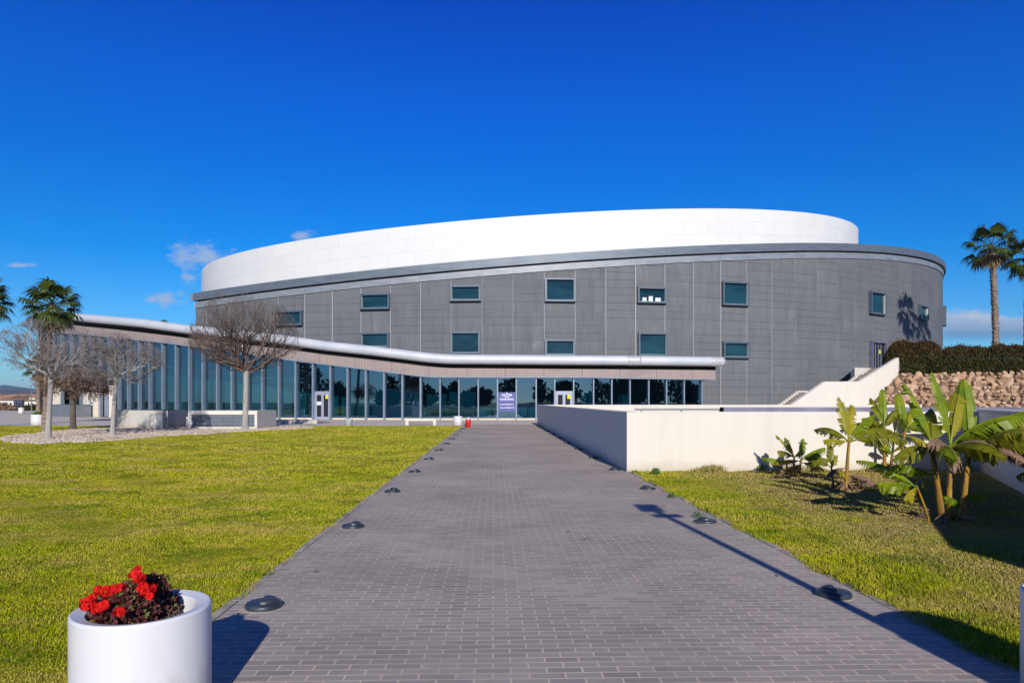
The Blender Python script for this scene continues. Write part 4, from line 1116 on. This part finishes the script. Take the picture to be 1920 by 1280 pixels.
q=gnd(137,806); bare_tree('bare_tree','dark trunked tree with dry brown leaves hanging between the two pale trees',(q.x,q.y,0),(806-740)/F*q.y,1.9,1.9,.145,58,(M['bark_dark'],M['bark_dark'],M['twig']),.02,1.0,7,dead=4200,flat=1,dens=.8)

# ------------------------------------------------------------------ banana plants
def banana_leaf(b,base,az,el,L,W,droop,mi,rg,tear=.5,fold=.45,pet=.16):
    d=Vector((math.cos(az),math.sin(az),0)); side=Vector((-math.sin(az),math.cos(az),0))
    N=22; pts=[]; q=Vector(base); ang=el; W=W*(1.08 if R_(58)<el else 1.5)
    tang=[]
    for k in range(N+1):
        pts.append(q.copy()); t_=k/N
        a=ang-droop*t_**1.4
        tg=d*math.cos(a)+Vector((0,0,1))*math.sin(a); tang.append(tg); q=q+tg*L/N
    b.tube(pts,[.016*(1-.8*k/N)*max(L,.5)+.003 for k in range(N+1)],5,mi if mi!=0 else 0)
    for sgn in (-1,1):
        gapshift=0; jit=0
        for k in range(int(N*pet),N):
            t0=(k/N-pet)/(1-pet); t1=((k+1)/N-pet)/(1-pet)
            w0=W*.5*max(math.sin(math.pi*min(max(t0,0),1)**.75),.03)**.55; w1=W*.5*max(math.sin(math.pi*min(max(t1,0),1)**.75),.0)**.55
            if rg.random()<tear: jit=rg.uniform(-.75,.35); cut=rg.uniform(.15,.6)
            else: cut=0
            def edge(i,w,shift):
                n_=side.cross(tang[i]).normalized()
                fo=fold-jit
                return pts[i]+(side*sgn*math.cos(fo)+n_*math.sin(fo))*w+tang[i]*(shift+w*.38)+Vector((0,0,-abs(jit)*w*.35))
            def mid(i,w):
                n_=side.cross(tang[i]).normalized(); fo=fold*.5-jit*.3
                return pts[i]+(side*sgn*math.cos(fo)+n_*math.sin(fo))*w*.55+tang[i]*w*.10
            seg=L/N
            a0,a1=pts[k],pts[k+1]; m0,m1=mid(k,w0),mid(k+1,w1); e0,e1=edge(k,w0,seg*cut),edge(k+1,w1,-seg*cut*.5)
            ww=w1 if w1>.01 else .0
            b.add([a0,a1,m1,m0],[(0,1,2,3)],mi,None,True); b.add([m0,m1,e1,e0],[(0,1,2,3)],mi,None,True)
def banana(name,label,base,stems,leaves,seed,litter=14):
    """stems: (dx,dy,height,radius,leanx,leany); leaves: (stem index, az deg, el deg, length, width, droop, kind, z fraction)"""
    rg=random.Random(seed); p=thing(name,label,'banana plant',base,'banana plants by the white wall')
    for dx,dy,h,r,lx,ly in stems:
        b=MB(); N=9
        pts=[(dx+lx*(k/N)**1.3,dy+ly*(k/N)**1.3,h*k/N-.03) for k in range(N+1)]
        r*=.58; b.tube(pts,[r*(1.22-.5*k/N)*rg.uniform(.95,1.05) for k in range(N+1)],10)
        for k in range(5):                        # sheath edges
            a=rg.uniform(0,6.28); 
            b.tube([(q[0]+math.cos(a+.25*i)*r*(1.15-.055*i),q[1]+math.sin(a+.25*i)*r*(1.15-.055*i),q[2]) for i,q in enumerate(pts)],r*.16,4)
        b.build('stem',M['banana_stem'],p)
    mats=[M['banana'],M['banana_y'],M['banana_dark'],M['banana_dead']]
    leaves=list(leaves)
    for i,st in enumerate(stems):
        if litter<10 or st[2]<.35: continue
        for k in range(1):
            leaves.append((i,rg.uniform(0,360),rg.uniform(5,62),st[2]*rg.uniform(.62,.9)+.12,st[2]*.22+.03,rg.uniform(.7,1.5),rg.choice((0,1,1,2,2,3)),rg.uniform(.86,1.0)))
    for si,az,el,L,W,dr,kind,zf in leaves:
        dx,dy,h,r,lx,ly=stems[si]; f=zf**1.3
        b=MB(); banana_leaf(b,(dx+lx*f,dy+ly*f,h*zf-.03),R_(az),R_(el),L,W,dr,kind,rg,tear=(.9 if kind==3 else (.5 if el>58 else .8)),fold=(1.15 if kind==3 else (.38 if el>58 else 1.05)))
        b.build('leaf',mats,p)
    b=MB()                                        # dry leaf litter and withered sheaths at the foot
    for k in range(litter):
        a=rg.uniform(0,6.28); rr_=rg.uniform(.02,.3); banana_leaf(b,(math.cos(a)*rr_,math.sin(a)*rr_,.02+rg.uniform(0,.12)),a+rg.uniform(-.6,.6),rg.uniform(-.2,1.1),rg.uniform(.12,.34),.05,1.2,3,rg,.9,.9,.05)
    b.build('litter',mats,p)
    return p
# az: 0 = right, 90 = away, 180 = left, 270 = toward the camera
q=gnd(1786,978)
banana('banana_plant','largest banana clump with three orange stems at the right side of the lawn',(q.x,q.y,0),
  [(-.14,.0,.98,.062,-.12,.02),(-.01,.06,1.02,.055,.02,.0),(.15,.03,1.02,.06,.10,.0),(-.28,.05,.50,.026,-.17,0)],
  [(0,150,82,.98,.26,.55,0,1.0),(0,60,66,.80,.26,.9,2,1.0),(1,118,84,1.05,.24,.35,0,1.0),(1,40,72,1.0,.27,.5,1,1.0),(1,330,52,.95,.30,1.1,0,1.0),
   (2,70,78,.98,.28,.35,0,1.0),(2,5,46,1.15,.27,.9,2,1.0),(2,352,26,1.3,.30,.55,2,1.0),(2,20,30,1.25,.28,.8,2,.98),(2,318,24,1.05,.28,1.0,2,.97),(2,340,12,.95,.26,.8,3,.97),
   (0,205,20,.85,.28,1.2,2,.98),(0,260,28,.75,.28,1.4,0,.97),(1,285,25,.85,.30,1.3,2,.97),(1,240,15,.80,.26,1.5,3,.95),(1,20,38,.9,.26,1.2,2,.98),
   (0,165,35,.62,.15,1.0,0,.62),(2,10,34,.42,.16,1.0,0,.30),(2,190,48,.36,.15,.9,0,.20),(2,30,52,.40,.20,1.2,0,.84),(1,30,30,.36,.12,1.0,0,.78),
   (3,178,10,.52,.22,.25,0,1.0),(3,200,-10,.30,.18,1.0,1,.95),(3,150,46,.85,.17,.9,0,.9),(2,305,20,.8,.2,1.6,3,.96),(1,300,40,.7,.2,1.9,3,.96)],101)
q=gnd(1586,917)
banana('banana_plant','tall single stemmed banana plant in the middle with one upright torn leaf',(q.x,q.y,0),
  [(.0,.0,.90,.055,.08,.05),(-.20,.05,.42,.035,-.04,.0)],
  [(0,110,82,.85,.25,.35,1,1.0),(0,60,64,.85,.24,.5,1,1.0),(0,10,34,.95,.26,1.0,2,1.0),(0,345,22,1.0,.26,.9,2,.98),(0,185,16,.50,.20,.5,1,.98),(0,20,56,.80,.2,.8,0,1.0),
   (0,355,18,.62,.18,1.3,1,.26),(0,170,5,.4,.16,1.2,3,.45),(0,330,8,.6,.2,1.1,3,.3),(1,178,40,.50,.15,1.4,2,1.0),(1,70,80,.45,.16,.4,2,1.0),(1,350,0,.35,.14,1.2,1,.9),(0,210,-30,.4,.14,.8,3,.2),(0,320,-40,.4,.14,.6,3,.2)],102,20)
q=gnd(1652,882.5)
banana('banana_plant','pair of banana stems close to the white wall behind the middle plant',(q.x,q.y-.25,0),
  [(-.06,.0,1.02,.06,.0,.0),(.30,.0,.95,.06,.10,.0),(.12,.05,.42,.04,.02,.0)],
  [(0,100,72,.85,.24,.7,2,1.0),(0,30,56,.85,.26,.9,2,1.0),(0,175,22,.90,.24,.9,2,1.0),(0,200,40,.75,.24,1.0,2,1.0),(0,70,80,.95,.24,.4,0,1.0),
   (1,80,80,.98,.28,.5,0,1.0),(1,15,48,.90,.26,1.1,0,1.0),(1,350,18,1.05,.20,.5,1,1.0),(1,40,60,.85,.24,.7,1,1.0),(1,185,20,.75,.2,1.1,2,.9),(1,340,30,.85,.26,1.5,0,1.0),(1,345,-8,.8,.22,1.2,1,.9),
   (2,120,70,.5,.2,.8,0,1.0),(2,200,50,.42,.18,.9,0,1.0),(2,300,60,.45,.14,.9,1,1.0)],103,22)
q=gnd(1489,893)
banana('banana_plant','smallest banana plant standing alone at the left by the white wall',(q.x,q.y,0),
  [(-.02,.0,.42,.045,.02,.0),(.10,.0,.40,.045,.05,.0),(-.12,.03,.30,.035,-.03,0)],
  [(0,168,62,.62,.18,.4,1,1.0),(0,185,45,.42,.20,1.0,2,1.0),(2,182,25,.55,.17,.5,0,1.0),(1,60,70,.52,.22,.6,0,1.0),(1,10,34,.62,.24,.5,0,1.0),(1,350,18,.60,.2,.8,2,.95),(1,320,40,.45,.2,1.2,0,1.0),(0,280,50,.4,.16,1.2,0,1.0),(0,120,75,.5,.18,.6,2,1.0),(1,335,5,.5,.2,1.0,1,.8),(0,300,-35,.34,.14,.6,2,.5)],104,16)
q=gnd(1990,975)
banana('banana_plant','banana leaf drooping into the shade at the right edge',(q.x+.1,q.y,0),[(.0,.0,.6,.05,.0,.0)],
  [(0,180,26,.75,.26,1.1,2,1.0),(0,150,55,.7,.24,1.0,2,1.0),(0,30,50,.7,.24,1.0,2,1.0),(0,260,40,.6,.2,1.0,2,1.0)],105,6)

# fallen leaves on the dry bed and the bricks
rg=random.Random(31); b=MB()
for k in range(150):
    if k<95: x,y=rg.gauss(5.4,1.3),rg.gauss(10.2,2.2)
    else: la,al=rg.uniform(-2.6,3.6),rg.uniform(4,24); x,y=path_pt(la,al)
    if y>15.2 or x>8.8+.49*(y-11.8)-.2: continue
    r=rg.uniform(.015,.05)*(1 if k<95 else .6); a=rg.uniform(0,6.28); c_,s_=math.cos(a),math.sin(a); z=.03
    b.add([(x-c_*r*1.6,y-s_*r*1.6,z),(x-s_*r*.6,y+c_*r*.6,z+.01),(x+c_*r*1.7,y+s_*r*1.7,z+rg.uniform(0,.03)),(x+s_*r*.6,y-c_*r*.6,z+.012)],[(0,3,2,1)])
struct(b.build('fallen_leaves',M['dead_leaf']),'stuff')
# small weeds
def weed(label,px,py,r,n,seed,h=.16):
    q=gnd(px,py); 
    def fn(rg,n): 
        v=rg.normal(0,1,(n,3)); v/=np.linalg.norm(v,axis=1,keepdims=True); v*=rg.random((n,1))**.4; v[:,2]=np.abs(v[:,2])*h/r*.8; return v*r
    o=leaf_cloud('weed',n,fn,r*.45,M['weed'],None,.5,.5,seed); o.location=(q.x,q.y,.01); tag(o,label,'weed','weeds beside the path')
weed('round dark green weed at the path edge beside the white wall corner',1229,890,.10,260,1)
weed('dark round weed at the foot of the white wall left of the smallest banana plant',1425,883,.12,300,2,.2)
weed('small sprouting weed behind a path light on the right',1309,972,.07,70,3,.1)
weed('tiny weed in the lawn edge right of the path',1258,934,.07,90,4,.08)

# ------------------------------------------------------------------ path lights
def make_light():
    p=thing('path_light','','path light')
    b=MB(); b.lathe([(.135,-.01,0),(.139,.020,0),(.130,.037,0),(.105,.043,0),(.0,.045,0)],n=36); b.build('flange',M['path_light'],p)
    b=MB(); N=20; R0=.098                           # hooded half cap, open toward the path
    vs=[];fs=[]
    for k in range(N+1):
        a=R_(-12)+R_(204)*k/N
        vs+= [(R0*math.cos(a),.008+R0*.9*math.sin(a),.043),(R0*.95*math.cos(a),.008+R0*.86*math.sin(a),.062),(R0*.70*math.cos(a),.008+R0*.62*math.sin(a),.072)]
    for k in range(N):
        fs+= [(3*k,3*k+3,3*k+4,3*k+1),(3*k+1,3*k+4,3*k+5,3*k+2)]
    fs.append(tuple(3*k+2 for k in range(N+1)))
    b.add(vs,fs); b.add([(-.08,-.002,.0705),(.08,-.002,.0705),(.08,-.014,.058),(-.08,-.014,.058)],[(0,3,2,1)]); b.build('cap',M['path_light'],p)
    b=MB(); b.box((0,.012,.053),(.14,.012,.02)); b.build('lens',M['dark'],p)
    b=MB(); b.lathe([(.138,-.004,0),(.160,.003,0),(.158,-.004,0)],n=28); b.build('mortar_ring',M['kerb'],p)
    return p
ORD=['first','second','third','fourth','fifth','sixth','seventh','eighth','ninth','tenth','eleventh','twelfth']
proto=make_light(); firstl=True
for side,lat,a0,st,nn,rz in (('left',-1.782,5.33,3.33,11,R_(-78)),('right',2.776,5.52,3.38,12,R_(80))):
    for k in range(nn):
        o=proto if firstl else copy_tree(proto); firstl=False
        x,y=path_pt(lat,a0+st*k); o.location=(x,y,.012); o.rotation_euler=(0,0,rz+random.uniform(-.3,.3))
        if k==0: lb='dark path light crossed by the lamp post shadow' if side=='right' else 'dark path light beside the white flower planter'
        else: lb=f'{ORD[k]} nearest dark path light on the {side} edge of the brick path'
        if side=='right' and k>3: lb=f'{ORD[k-3]} nearest path light at the foot of the shaded white wall'
        elif side=='right' and k==3: lb='path light at the near corner of the white wall'
        tag(o,lb,'path light','path lights along the brick path')

# ------------------------------------------------------------------ planters
def planter_mesh(p,Rr,Hh,tilt,n=72):
    b=MB(); w_=.075*Rr/.315
    b.lathe([(Rr*.985,0,0),(Rr,.04,0),(Rr,Hh*.5,0),(Rr,Hh-.012,1)],n=n,shear=(tilt,0),caps=(True,False))
    b.lathe([(Rr,Hh-.012,1),(Rr-.003,Hh-.004,1),(Rr-.010,Hh,1)],n=n,shear=(tilt,0))
    b.lathe([(Rr-.010,Hh,1),(Rr-w_+.008,Hh-.012,1)],n=n,shear=(tilt,0))
    b.lathe([(Rr-w_+.008,Hh-.012,1),(Rr-w_,Hh-.022,1),(Rr-w_-.006,Hh-.12,1),(Rr-w_-.02,Hh-.25,.5)],n=n,shear=(tilt,0))
    b.build('pot',M['planter'],p)
    b=MB(); b.lathe([(Rr-w_-.02,Hh-.20,.4),(0,Hh-.19,.4)],n=32,shear=(tilt,0)); b.build('soil',M['soil'],p)
PXc=-1.844
pl1=thing('planter','large white round planter holding red flowers at the bottom left','planter',(PXc,3.41,.0),'white round planters'); planter_mesh(pl1,.315,.578,0)
pl2=thing('planter','large white round planter cut off at the right edge beside the path','planter',(3.07,3.60,.0),'white round planters'); planter_mesh(pl2,.315,.578,0)
for lab,px,py,Rr,Hh in (('white round planter beside the red barrel at the end of the lawn',858.5,797.5,.29,.62),('square looking white planter with a green top on the plaza behind the palm',71,797,.40,.72)):
    q=gnd(px,py); p=thing('planter',lab,'planter',(q.x,q.y,.0),'white round planters'); planter_mesh(p,Rr,Hh,0,32)
    if px<100:
        def fn(r,n): v=r.normal(0,1,(n,3)); v/=np.linalg.norm(v,axis=1,keepdims=True); v[:,2]=np.abs(v[:,2]); return v*np.array([.32,.32,.16])+np.array([0,0,.68])
        leaf_cloud('foliage',260,fn,.10,M['weed'],p,.3,.5,3)
D=88.0; q=at(40,765,D)
p=thing('planter','pale grey blue planter far across the plaza before the dry scrub at the left edge','planter',(q.x,D,0),'white round planters'); planter_mesh(p,.33,.78,0,24)

# red geranium-like plant
ger=thing('flowering_plant','bushy purple leaved plant with bright red flower heads in the white planter','plant',(PXc,3.41,.36))
def gat(px,py,dy=0.0): v=at(px,py,3.41+dy); return v-Vector((PXc,3.41,.36))
rg=np.random.default_rng(5)
def fnl(r,n):
    out=[]
    while len(out)<n:
        x=r.uniform(-.235,.10); y=r.uniform(-.19,.19)
        if x*x+y*y>.232**2: continue
        top=.285+.07*math.exp(-((x+.01)/.07)**2)+.02*math.exp(-((x+.12)/.10)**2)-.5*abs(y)**1.5-.5*max(-.12-x,0)
        if x>.03: top-=(x-.03)*.9
        z=top*(1-abs(r.normal(0,.28)))
        if z<.02: z=.02+r.random()*.1
        out.append((x,y,z))
    return np.array(out)
leaf_cloud('leaves',5200,fnl,.024,[M['ger_leaf'],M['ger_leaf2']],ger,.1,.75,6,lambda r,P:(r.random(len(P))<.16).astype(int))
b=MB(); rs=random.Random(4)
for k in range(40):
    x,y=rs.uniform(-.16,.08),rs.uniform(-.12,.12); b.tube([(x*.5,y*.5,.02),(x*.8,y*.8,.14),(x,y,.27)],[.006,.005,.003],5)
for x,y in ((.135,-.03),(.16,.02),(.175,-.06)):
    b.tube([(x-.03,y,.05),(x,y,.14),(x+.02,y-.01,.21)],[.003,.003,.002],4)
    for k in range(14):
        z=.12+.007*k; a=k*2.4; b.tube([(x+.0014*k,y,z),(x+.0014*k+.018*math.cos(a),y+.018*math.sin(a),z+.012)],[.003,.001],3)
b.build('stems',M['dead_leaf'],ger)
for px,py,r_,dy in ((258,1077,.040,-.02),(163,1133,.036,-.10),(183,1140,.028,-.12),(200,1108,.030,.0),(222,1106,.036,-.04),(186,1106,.022,.04),(270,1104,.034,-.05),(284,1104,.022,-.02),(224,1147,.022,-.20),(196,1133,.020,-.14),(173,1120,.018,.0),(281,1118,.016,-.06)):
    c=gat(px,py,dy-.09); b=MB()
    for k in range(int(26*r_/.03)):
        v=Vector((rs.gauss(0,1),rs.gauss(0,1)-.4,rs.gauss(0,1)+.3)).normalized(); o=c+v*r_*rs.uniform(.55,1.0)
        a=v.orthogonal().normalized(); e=v.cross(a); s=.0135
        for m in range(5):
            t0=m*1.2566+rs.uniform(-.2,.2); dcos=a*math.cos(t0)+e*math.sin(t0); dp=a*math.cos(t0+1.57)+e*math.sin(t0+1.57)
            b.add([o,o+dcos*s*.6+dp*s*.45+v*.003,o+dcos*s*1.25+v*.002,o+dcos*s*.6-dp*s*.45+v*.003],[(0,1,2,3)])
    b.build('flower_head',M['petal'],ger)

# ------------------------------------------------------------------ furniture on the plaza
q0=gnd(760,797.5); q1=gnd(818,797.5); W=q1.x-q0.x; y=q0.y
bench=thing('bench','low cream concrete bench at the far edge of the lawn','bench',((q0.x+q1.x)/2,y,.004))
b=MB(); b.box((0,.22,.375),(W,.46,.15)); b.build('seat',M['white_wall'],bench,None,.01)
for sg_ in (-1,1):
    b=MB(); b.box((sg_*(W/2-.11),.22,.149),(.22,.42,.298)); b.build('leg',M['white_wall'],bench,None,.01)
q=gnd(878,801.5)
red=thing('red_barrel','red barrel shaped bin with white domed lid at the end of the path','bin',(q.x,q.y,.012))
b=MB(); b.lathe([(.115,0,0),(.125,.03,0),(.15,.16,0),(.165,.30,0),(.155,.42,0),(.13,.50,0),(.128,.505,0)],n=28,caps=(True,True)); b.build('barrel',M['red'],red)
b=MB(); b.lathe([(.138,.506,0),(.142,.53,0),(.12,.575,0),(.06,.60,0),(0,.604,0)],n=28); b.build('lid',M['planter'],red)
b=MB(); b.tube([(-.15,-.02,.02),(-.19,-.02,.10),(-.17,-.03,.22),(-.15,-.02,.30)],[.03,.03,.025,.02],7); b.build('hose',M['dark'],red)
q=gnd(653.5,797); tb=thing('plastic_tub','small translucent tapered tub at the lawn edge before the glass','tub',(q.x,q.y,.0))
b=MB(); b.lathe([(.23,0,0),(.27,.36,0),(.285,.37,0),(.285,.42,0),(.255,.42,0),(.22,.05,0)],n=20,caps=(True,False)); b.build('body',M['tub'],tb)
b=MB(); b.lathe([(.255,.423,0),(.0,.43,0)],n=20); b.build('lid',M['paper'],tb)
q=at(576,784,61.0); tb=thing('plant_tub','small white tub planter at the foot of the glass left of the door','planter',(q.x,60.6,.0))
b=MB(); b.lathe([(.22,.0,0),(.31,.40,0),(.31,.44,0),(.27,.44,0),(.22,.3,0)],n=20,caps=(True,False)); b.build('pot',M['planter'],tb)
b=MB(); b.lathe([(.26,.38,0),(0,.4,0)],n=16); b.build('soil',M['soil'],tb)
# angled white block and louvred box
A0,A1,A2=gnd(211,801),gnd(305,805),gnd(345,800.5)
b=MB(); ht=1.07
d=Vector((A2.x-A1.x,A2.y-A1.y)); e=Vector((A0.x-A1.x,A0.y-A1.y))
th=.35; nb=Vector((0,.9))
b.prism([(A1.x,A1.y),(A2.x,A2.y),(A2.x-.05,A2.y+.4),(A1.x-.0,A1.y+.55),(A0.x,A0.y+.45),(A0.x,A0.y)],-.02,ht)
tag(b.build('concrete_block',M['concrete'],None,None,.015),'low angled white concrete wall block behind the bare tree with flared trunk','wall')
Lx0,Lx1=gnd(352.5,805),gnd(482,805); y=Lx0.y; back_=gnd(504.5,801.0)
sk=(504.5-HX)/F*(y+3.2)-Lx1.x
bx=thing('louvre_box','white ventilation box with a grey louvred front behind the tallest bare tree','vent housing',((Lx0.x+Lx1.x)/2,y,0))
ox,oy=bx.location.x,bx.location.y; wl=Lx1.x-Lx0.x; hb=1.06
b=MB()
b.box((0,1.7,hb/2),(wl,2.9,hb)); 
b.box((0,.125,hb-.11),(wl,.25,.216)); b.box((0,.125,.08),(wl,.25,.16)); b.box((-wl/2+.10,.125,.5),(.20,.25,.67)); b.box((wl/2-.07,.125,.5),(.14,.25,.67))
b.build('housing',M['white_wall'],bx)
b=MB(); 
for k in range(9):
    z=.19+.078*k; b.add([(-wl/2+.2,.05,z),(wl/2-.14,.05,z),(wl/2-.14,.13,z+.085),(-wl/2+.2,.13,z+.085)],[(0,1,2,3)])
b.build('louvre',M['louvre'],bx)
# stone edge along the plaza
q=gnd(504,795.5); b=MB(); x=q.x; rs=random.Random(8)
while x<gnd(588,795).x:
    w_=rs.uniform(.35,.7); b.box((x+w_/2,q.y+rs.uniform(-.05,.05)+1.2,.16),(w_-.02,.5,.30+rs.uniform(-.04,.05))); x+=w_
tag(b.build('stone_edging',M['concrete'],None,None,.02),'rough low stone edging between the louvred box and the foyer door','edging')

# ------------------------------------------------------------------ street lamp behind the camera (throws the long shadow) and a far one
lamp=thing('street_lamp','grey lamp post right of the photographer whose long shadow crosses the bricks','street lamp',(3.07,1.18,0),'street lamps')
b=MB(); b.tube([(0,0,0),(0,0,1.55)],.075,12,0,True,True); b.tube([(0,0,1.55),(0,0,4.0)],.052,12,0,True,True); b.build('pole',M['lamp_grey'],lamp)
b=MB(); b.box((-.02,.05,4.02),(.34,.62,.05)); b.build('head',M['lamp_grey'],lamp)
b=MB(); b.box((.03,-.02,3.74),(.40,.22,.03)); b.box((.0,0,3.72),(.05,.05,.09)); b.build('lower_head',M['lamp_grey'],lamp)
D=110.0
lp=thing('street_lamp','thin distant lamp post in front of the white houses','street lamp',(at(59,0,D).x,D,0),'street lamps')
b=MB(); b.tube([(0,0,0),(0,0,at(0,733,D).z)],[.09,.05],8); b.build('pole',M['lamp_grey'],lp)
b=MB(); b.box((.35,0,at(0,733,D).z),(.8,.2,.09)); b.build('head',M['lamp_grey'],lp)

# ------------------------------------------------------------------ far town and hills
def house(label,px0,px1,yt,D,roof=None,wallm='house',wins=(),dep=8,rh=1.6,base=-.03):
    a,b_=at(px0,yt,D),at(px1,yt,D); w_=b_.x-a.x; cx=(a.x+b_.x)/2; h=a.z-base
    p=thing('house',label,'house',(cx,D,base),'houses of the distant town')
    b=MB(); b.box((0,dep/2,h/2),(w_,dep,h)); b.build('wall',M[wallm],p)
    if roof:
        b=MB(); b.add([(-w_/2-.4,-.5,h+.004),(w_/2+.4,-.5,h+.004),(w_/2+.4,dep+.5,h+.004),(-w_/2-.4,dep+.5,h+.004),(-w_/2,dep/2,h+rh),(w_/2,dep/2,h+rh)],[(0,1,5,4),(1,2,5),(2,3,4,5),(3,0,4),(3,2,1,0)]); b.build('roof',M[roof],p)
    for f0,f1,z0,z1 in wins:
        b=MB(); b.box((-w_/2+w_*(f0+f1)/2,-.03,h*(z0+z1)/2),(w_*(f1-f0),.08,h*(z1-z0))); b.build('window',M['dark'],p)
    return p
house('low white house with red tiled roof at the left edge',-14,25.5,749.5,190,'roof_tile','house',((.45,.52,.3,.62),(.62,.70,.25,.65),(.82,.9,.3,.6)),8,.45)
house('dark blue flat shed between the two white houses',25.8,41,750.5,189,None,'shed',((.28,.40,.35,.75),(.66,.78,.3,.6)),6)
house('long low white building with a thin red roof edge',41.4,98,750.8,190,'roof_tile','house',((.2,.24,.3,.7),(.5,.54,.3,.7)),8,.35)
for k,(a,b_,yt,D) in enumerate(((-10,18,745.5,260),(19,36,744.5,270),(37,52,743.8,280),(53,66,744.8,270),(66,84,742.5,290),(-40,-11,744,280))):
    house(['tan walled house with orange roof in the far town, leftmost in view','orange roofed house just above the dark blue shed','pale roofed house above the right end of the blue shed','orange roofed house left of the small palm trunk','white house behind the small palm trunk','orange roofed house beyond the left frame edge'][k],a,b_,yt,D,'roof_tile','house',((.2,.3,.4,.7),(.6,.7,.4,.7)),10,1.3)
def scrub(label,px,py,rx,rz,n,seed,mat):
    q=gnd(px,py)
    def fn(r,n): v=r.normal(0,1,(n,3)); v/=np.linalg.norm(v,axis=1,keepdims=True); v*=r.random((n,1))**.33; v[:,2]=np.abs(v[:,2]); return v*np.array([rx,1.2,rz])
    o=leaf_cloud('shrub',n,fn,.5,mat,None,.3,.5,seed); o.location=(q.x,q.y,0); tag(o,label,'shrub','dry shrubs beyond the plaza')
for k,(px,rx,rz,m,lb) in enumerate(((3,2.4,.8,'dead_leaf','dry brown shrub at the left frame edge before the white house'),(26,2.6,.5,'dead_leaf','low dry shrub in front of the dark blue shed'),(50,2.2,.55,'wood_far','dark low shrub before the long white building'),(68,2.2,.8,'hedge','green brown shrub at the foot of the small palm'),(-20,4,1.4,'dead_leaf','dry shrub just beyond the left frame edge'))):
    scrub(lb,px,769.5,rx,rz,700,20+k,M[m])
def ridge(name,D,prof,mat,dep,seed):
    b=MB(); r=random.Random(seed); n=len(prof); vs=[]
    xs=[prof[0][0]+(prof[-1][0]-prof[0][0])*k/160 for k in range(161)]
    for x in xs:
        y=lerp(prof,x)+r.uniform(-.35,.35); a=at(x,y,D)
        vs+= [(a.x,D-dep,-5),(a.x,D-dep*.45,a.z*.5+r.uniform(-.04,.04)*a.z),(a.x,D,a.z),(a.x,D+dep,-5)]
    b.add(vs,[(4*i+j,4*i+4+j,4*i+5+j,4*i+1+j) for i in range(160) for j in range(3)]); return struct(b.build(name,mat))
ridge('hills',5200,[(-900,742),(-300,733),(-60,727),(0,722.5),(9,721),(17,723.5),(22,723),(36,728),(60,732),(100,735),(300,742),(700,748)],M['hill'],1500,3)
ridge('near_hills',2600,[(-900,742),(-200,738),(0,731),(40,734),(90,733),(250,740),(600,748)],M['hill2'],900,5)

# woodland behind the photographer, mirrored in the foyer glass
r=np.random.default_rng(9); cs=[]
for k in range(46):
    a=R_(r.uniform(-78,78)); d=r.uniform(46,75); cs.append((math.sin(a)*d*1.3,-math.cos(a)*d*.9-4,r.uniform(2.2,6.5) if abs(a)<.6 else r.uniform(3,9),r.uniform(2.5,5)))
def fnw(r,n):
    i=r.integers(0,len(cs),n); c=np.array(cs)[i]; v=r.normal(0,1,(n,3)); v/=np.linalg.norm(v,axis=1,keepdims=True); v*=r.random((n,1))**.3
    return np.stack([c[:,0]+v[:,0]*c[:,3],c[:,1]+v[:,1]*c[:,3],np.abs(c[:,2]*.6+v[:,2]*c[:,2]*.6)],1)
struct(leaf_cloud('woodland',30000,fnw,1.1,M['wood_far'],None,.2,.6,4),'stuff')

HAZE=True
if HAZE:
    m=bpy.data.materials.new('haze_air'); m.use_nodes=True; t_=m.node_tree; t_.nodes.clear()
    o_=t_.nodes.new('ShaderNodeOutputMaterial'); v_=t_.nodes.new('ShaderNodeVolumePrincipled')
    v_.inputs['Color'].default_value=(.72,.85,1,1); v_.inputs['Density'].default_value=.00010; v_.inputs['Anisotropy'].default_value=.2
    t_.links.new(v_.outputs[0],o_.inputs['Volume'])
    b=MB(); b.box((0,4300,75),(12200,9500,152.2)); struct(b.build('haze',m),'stuff')
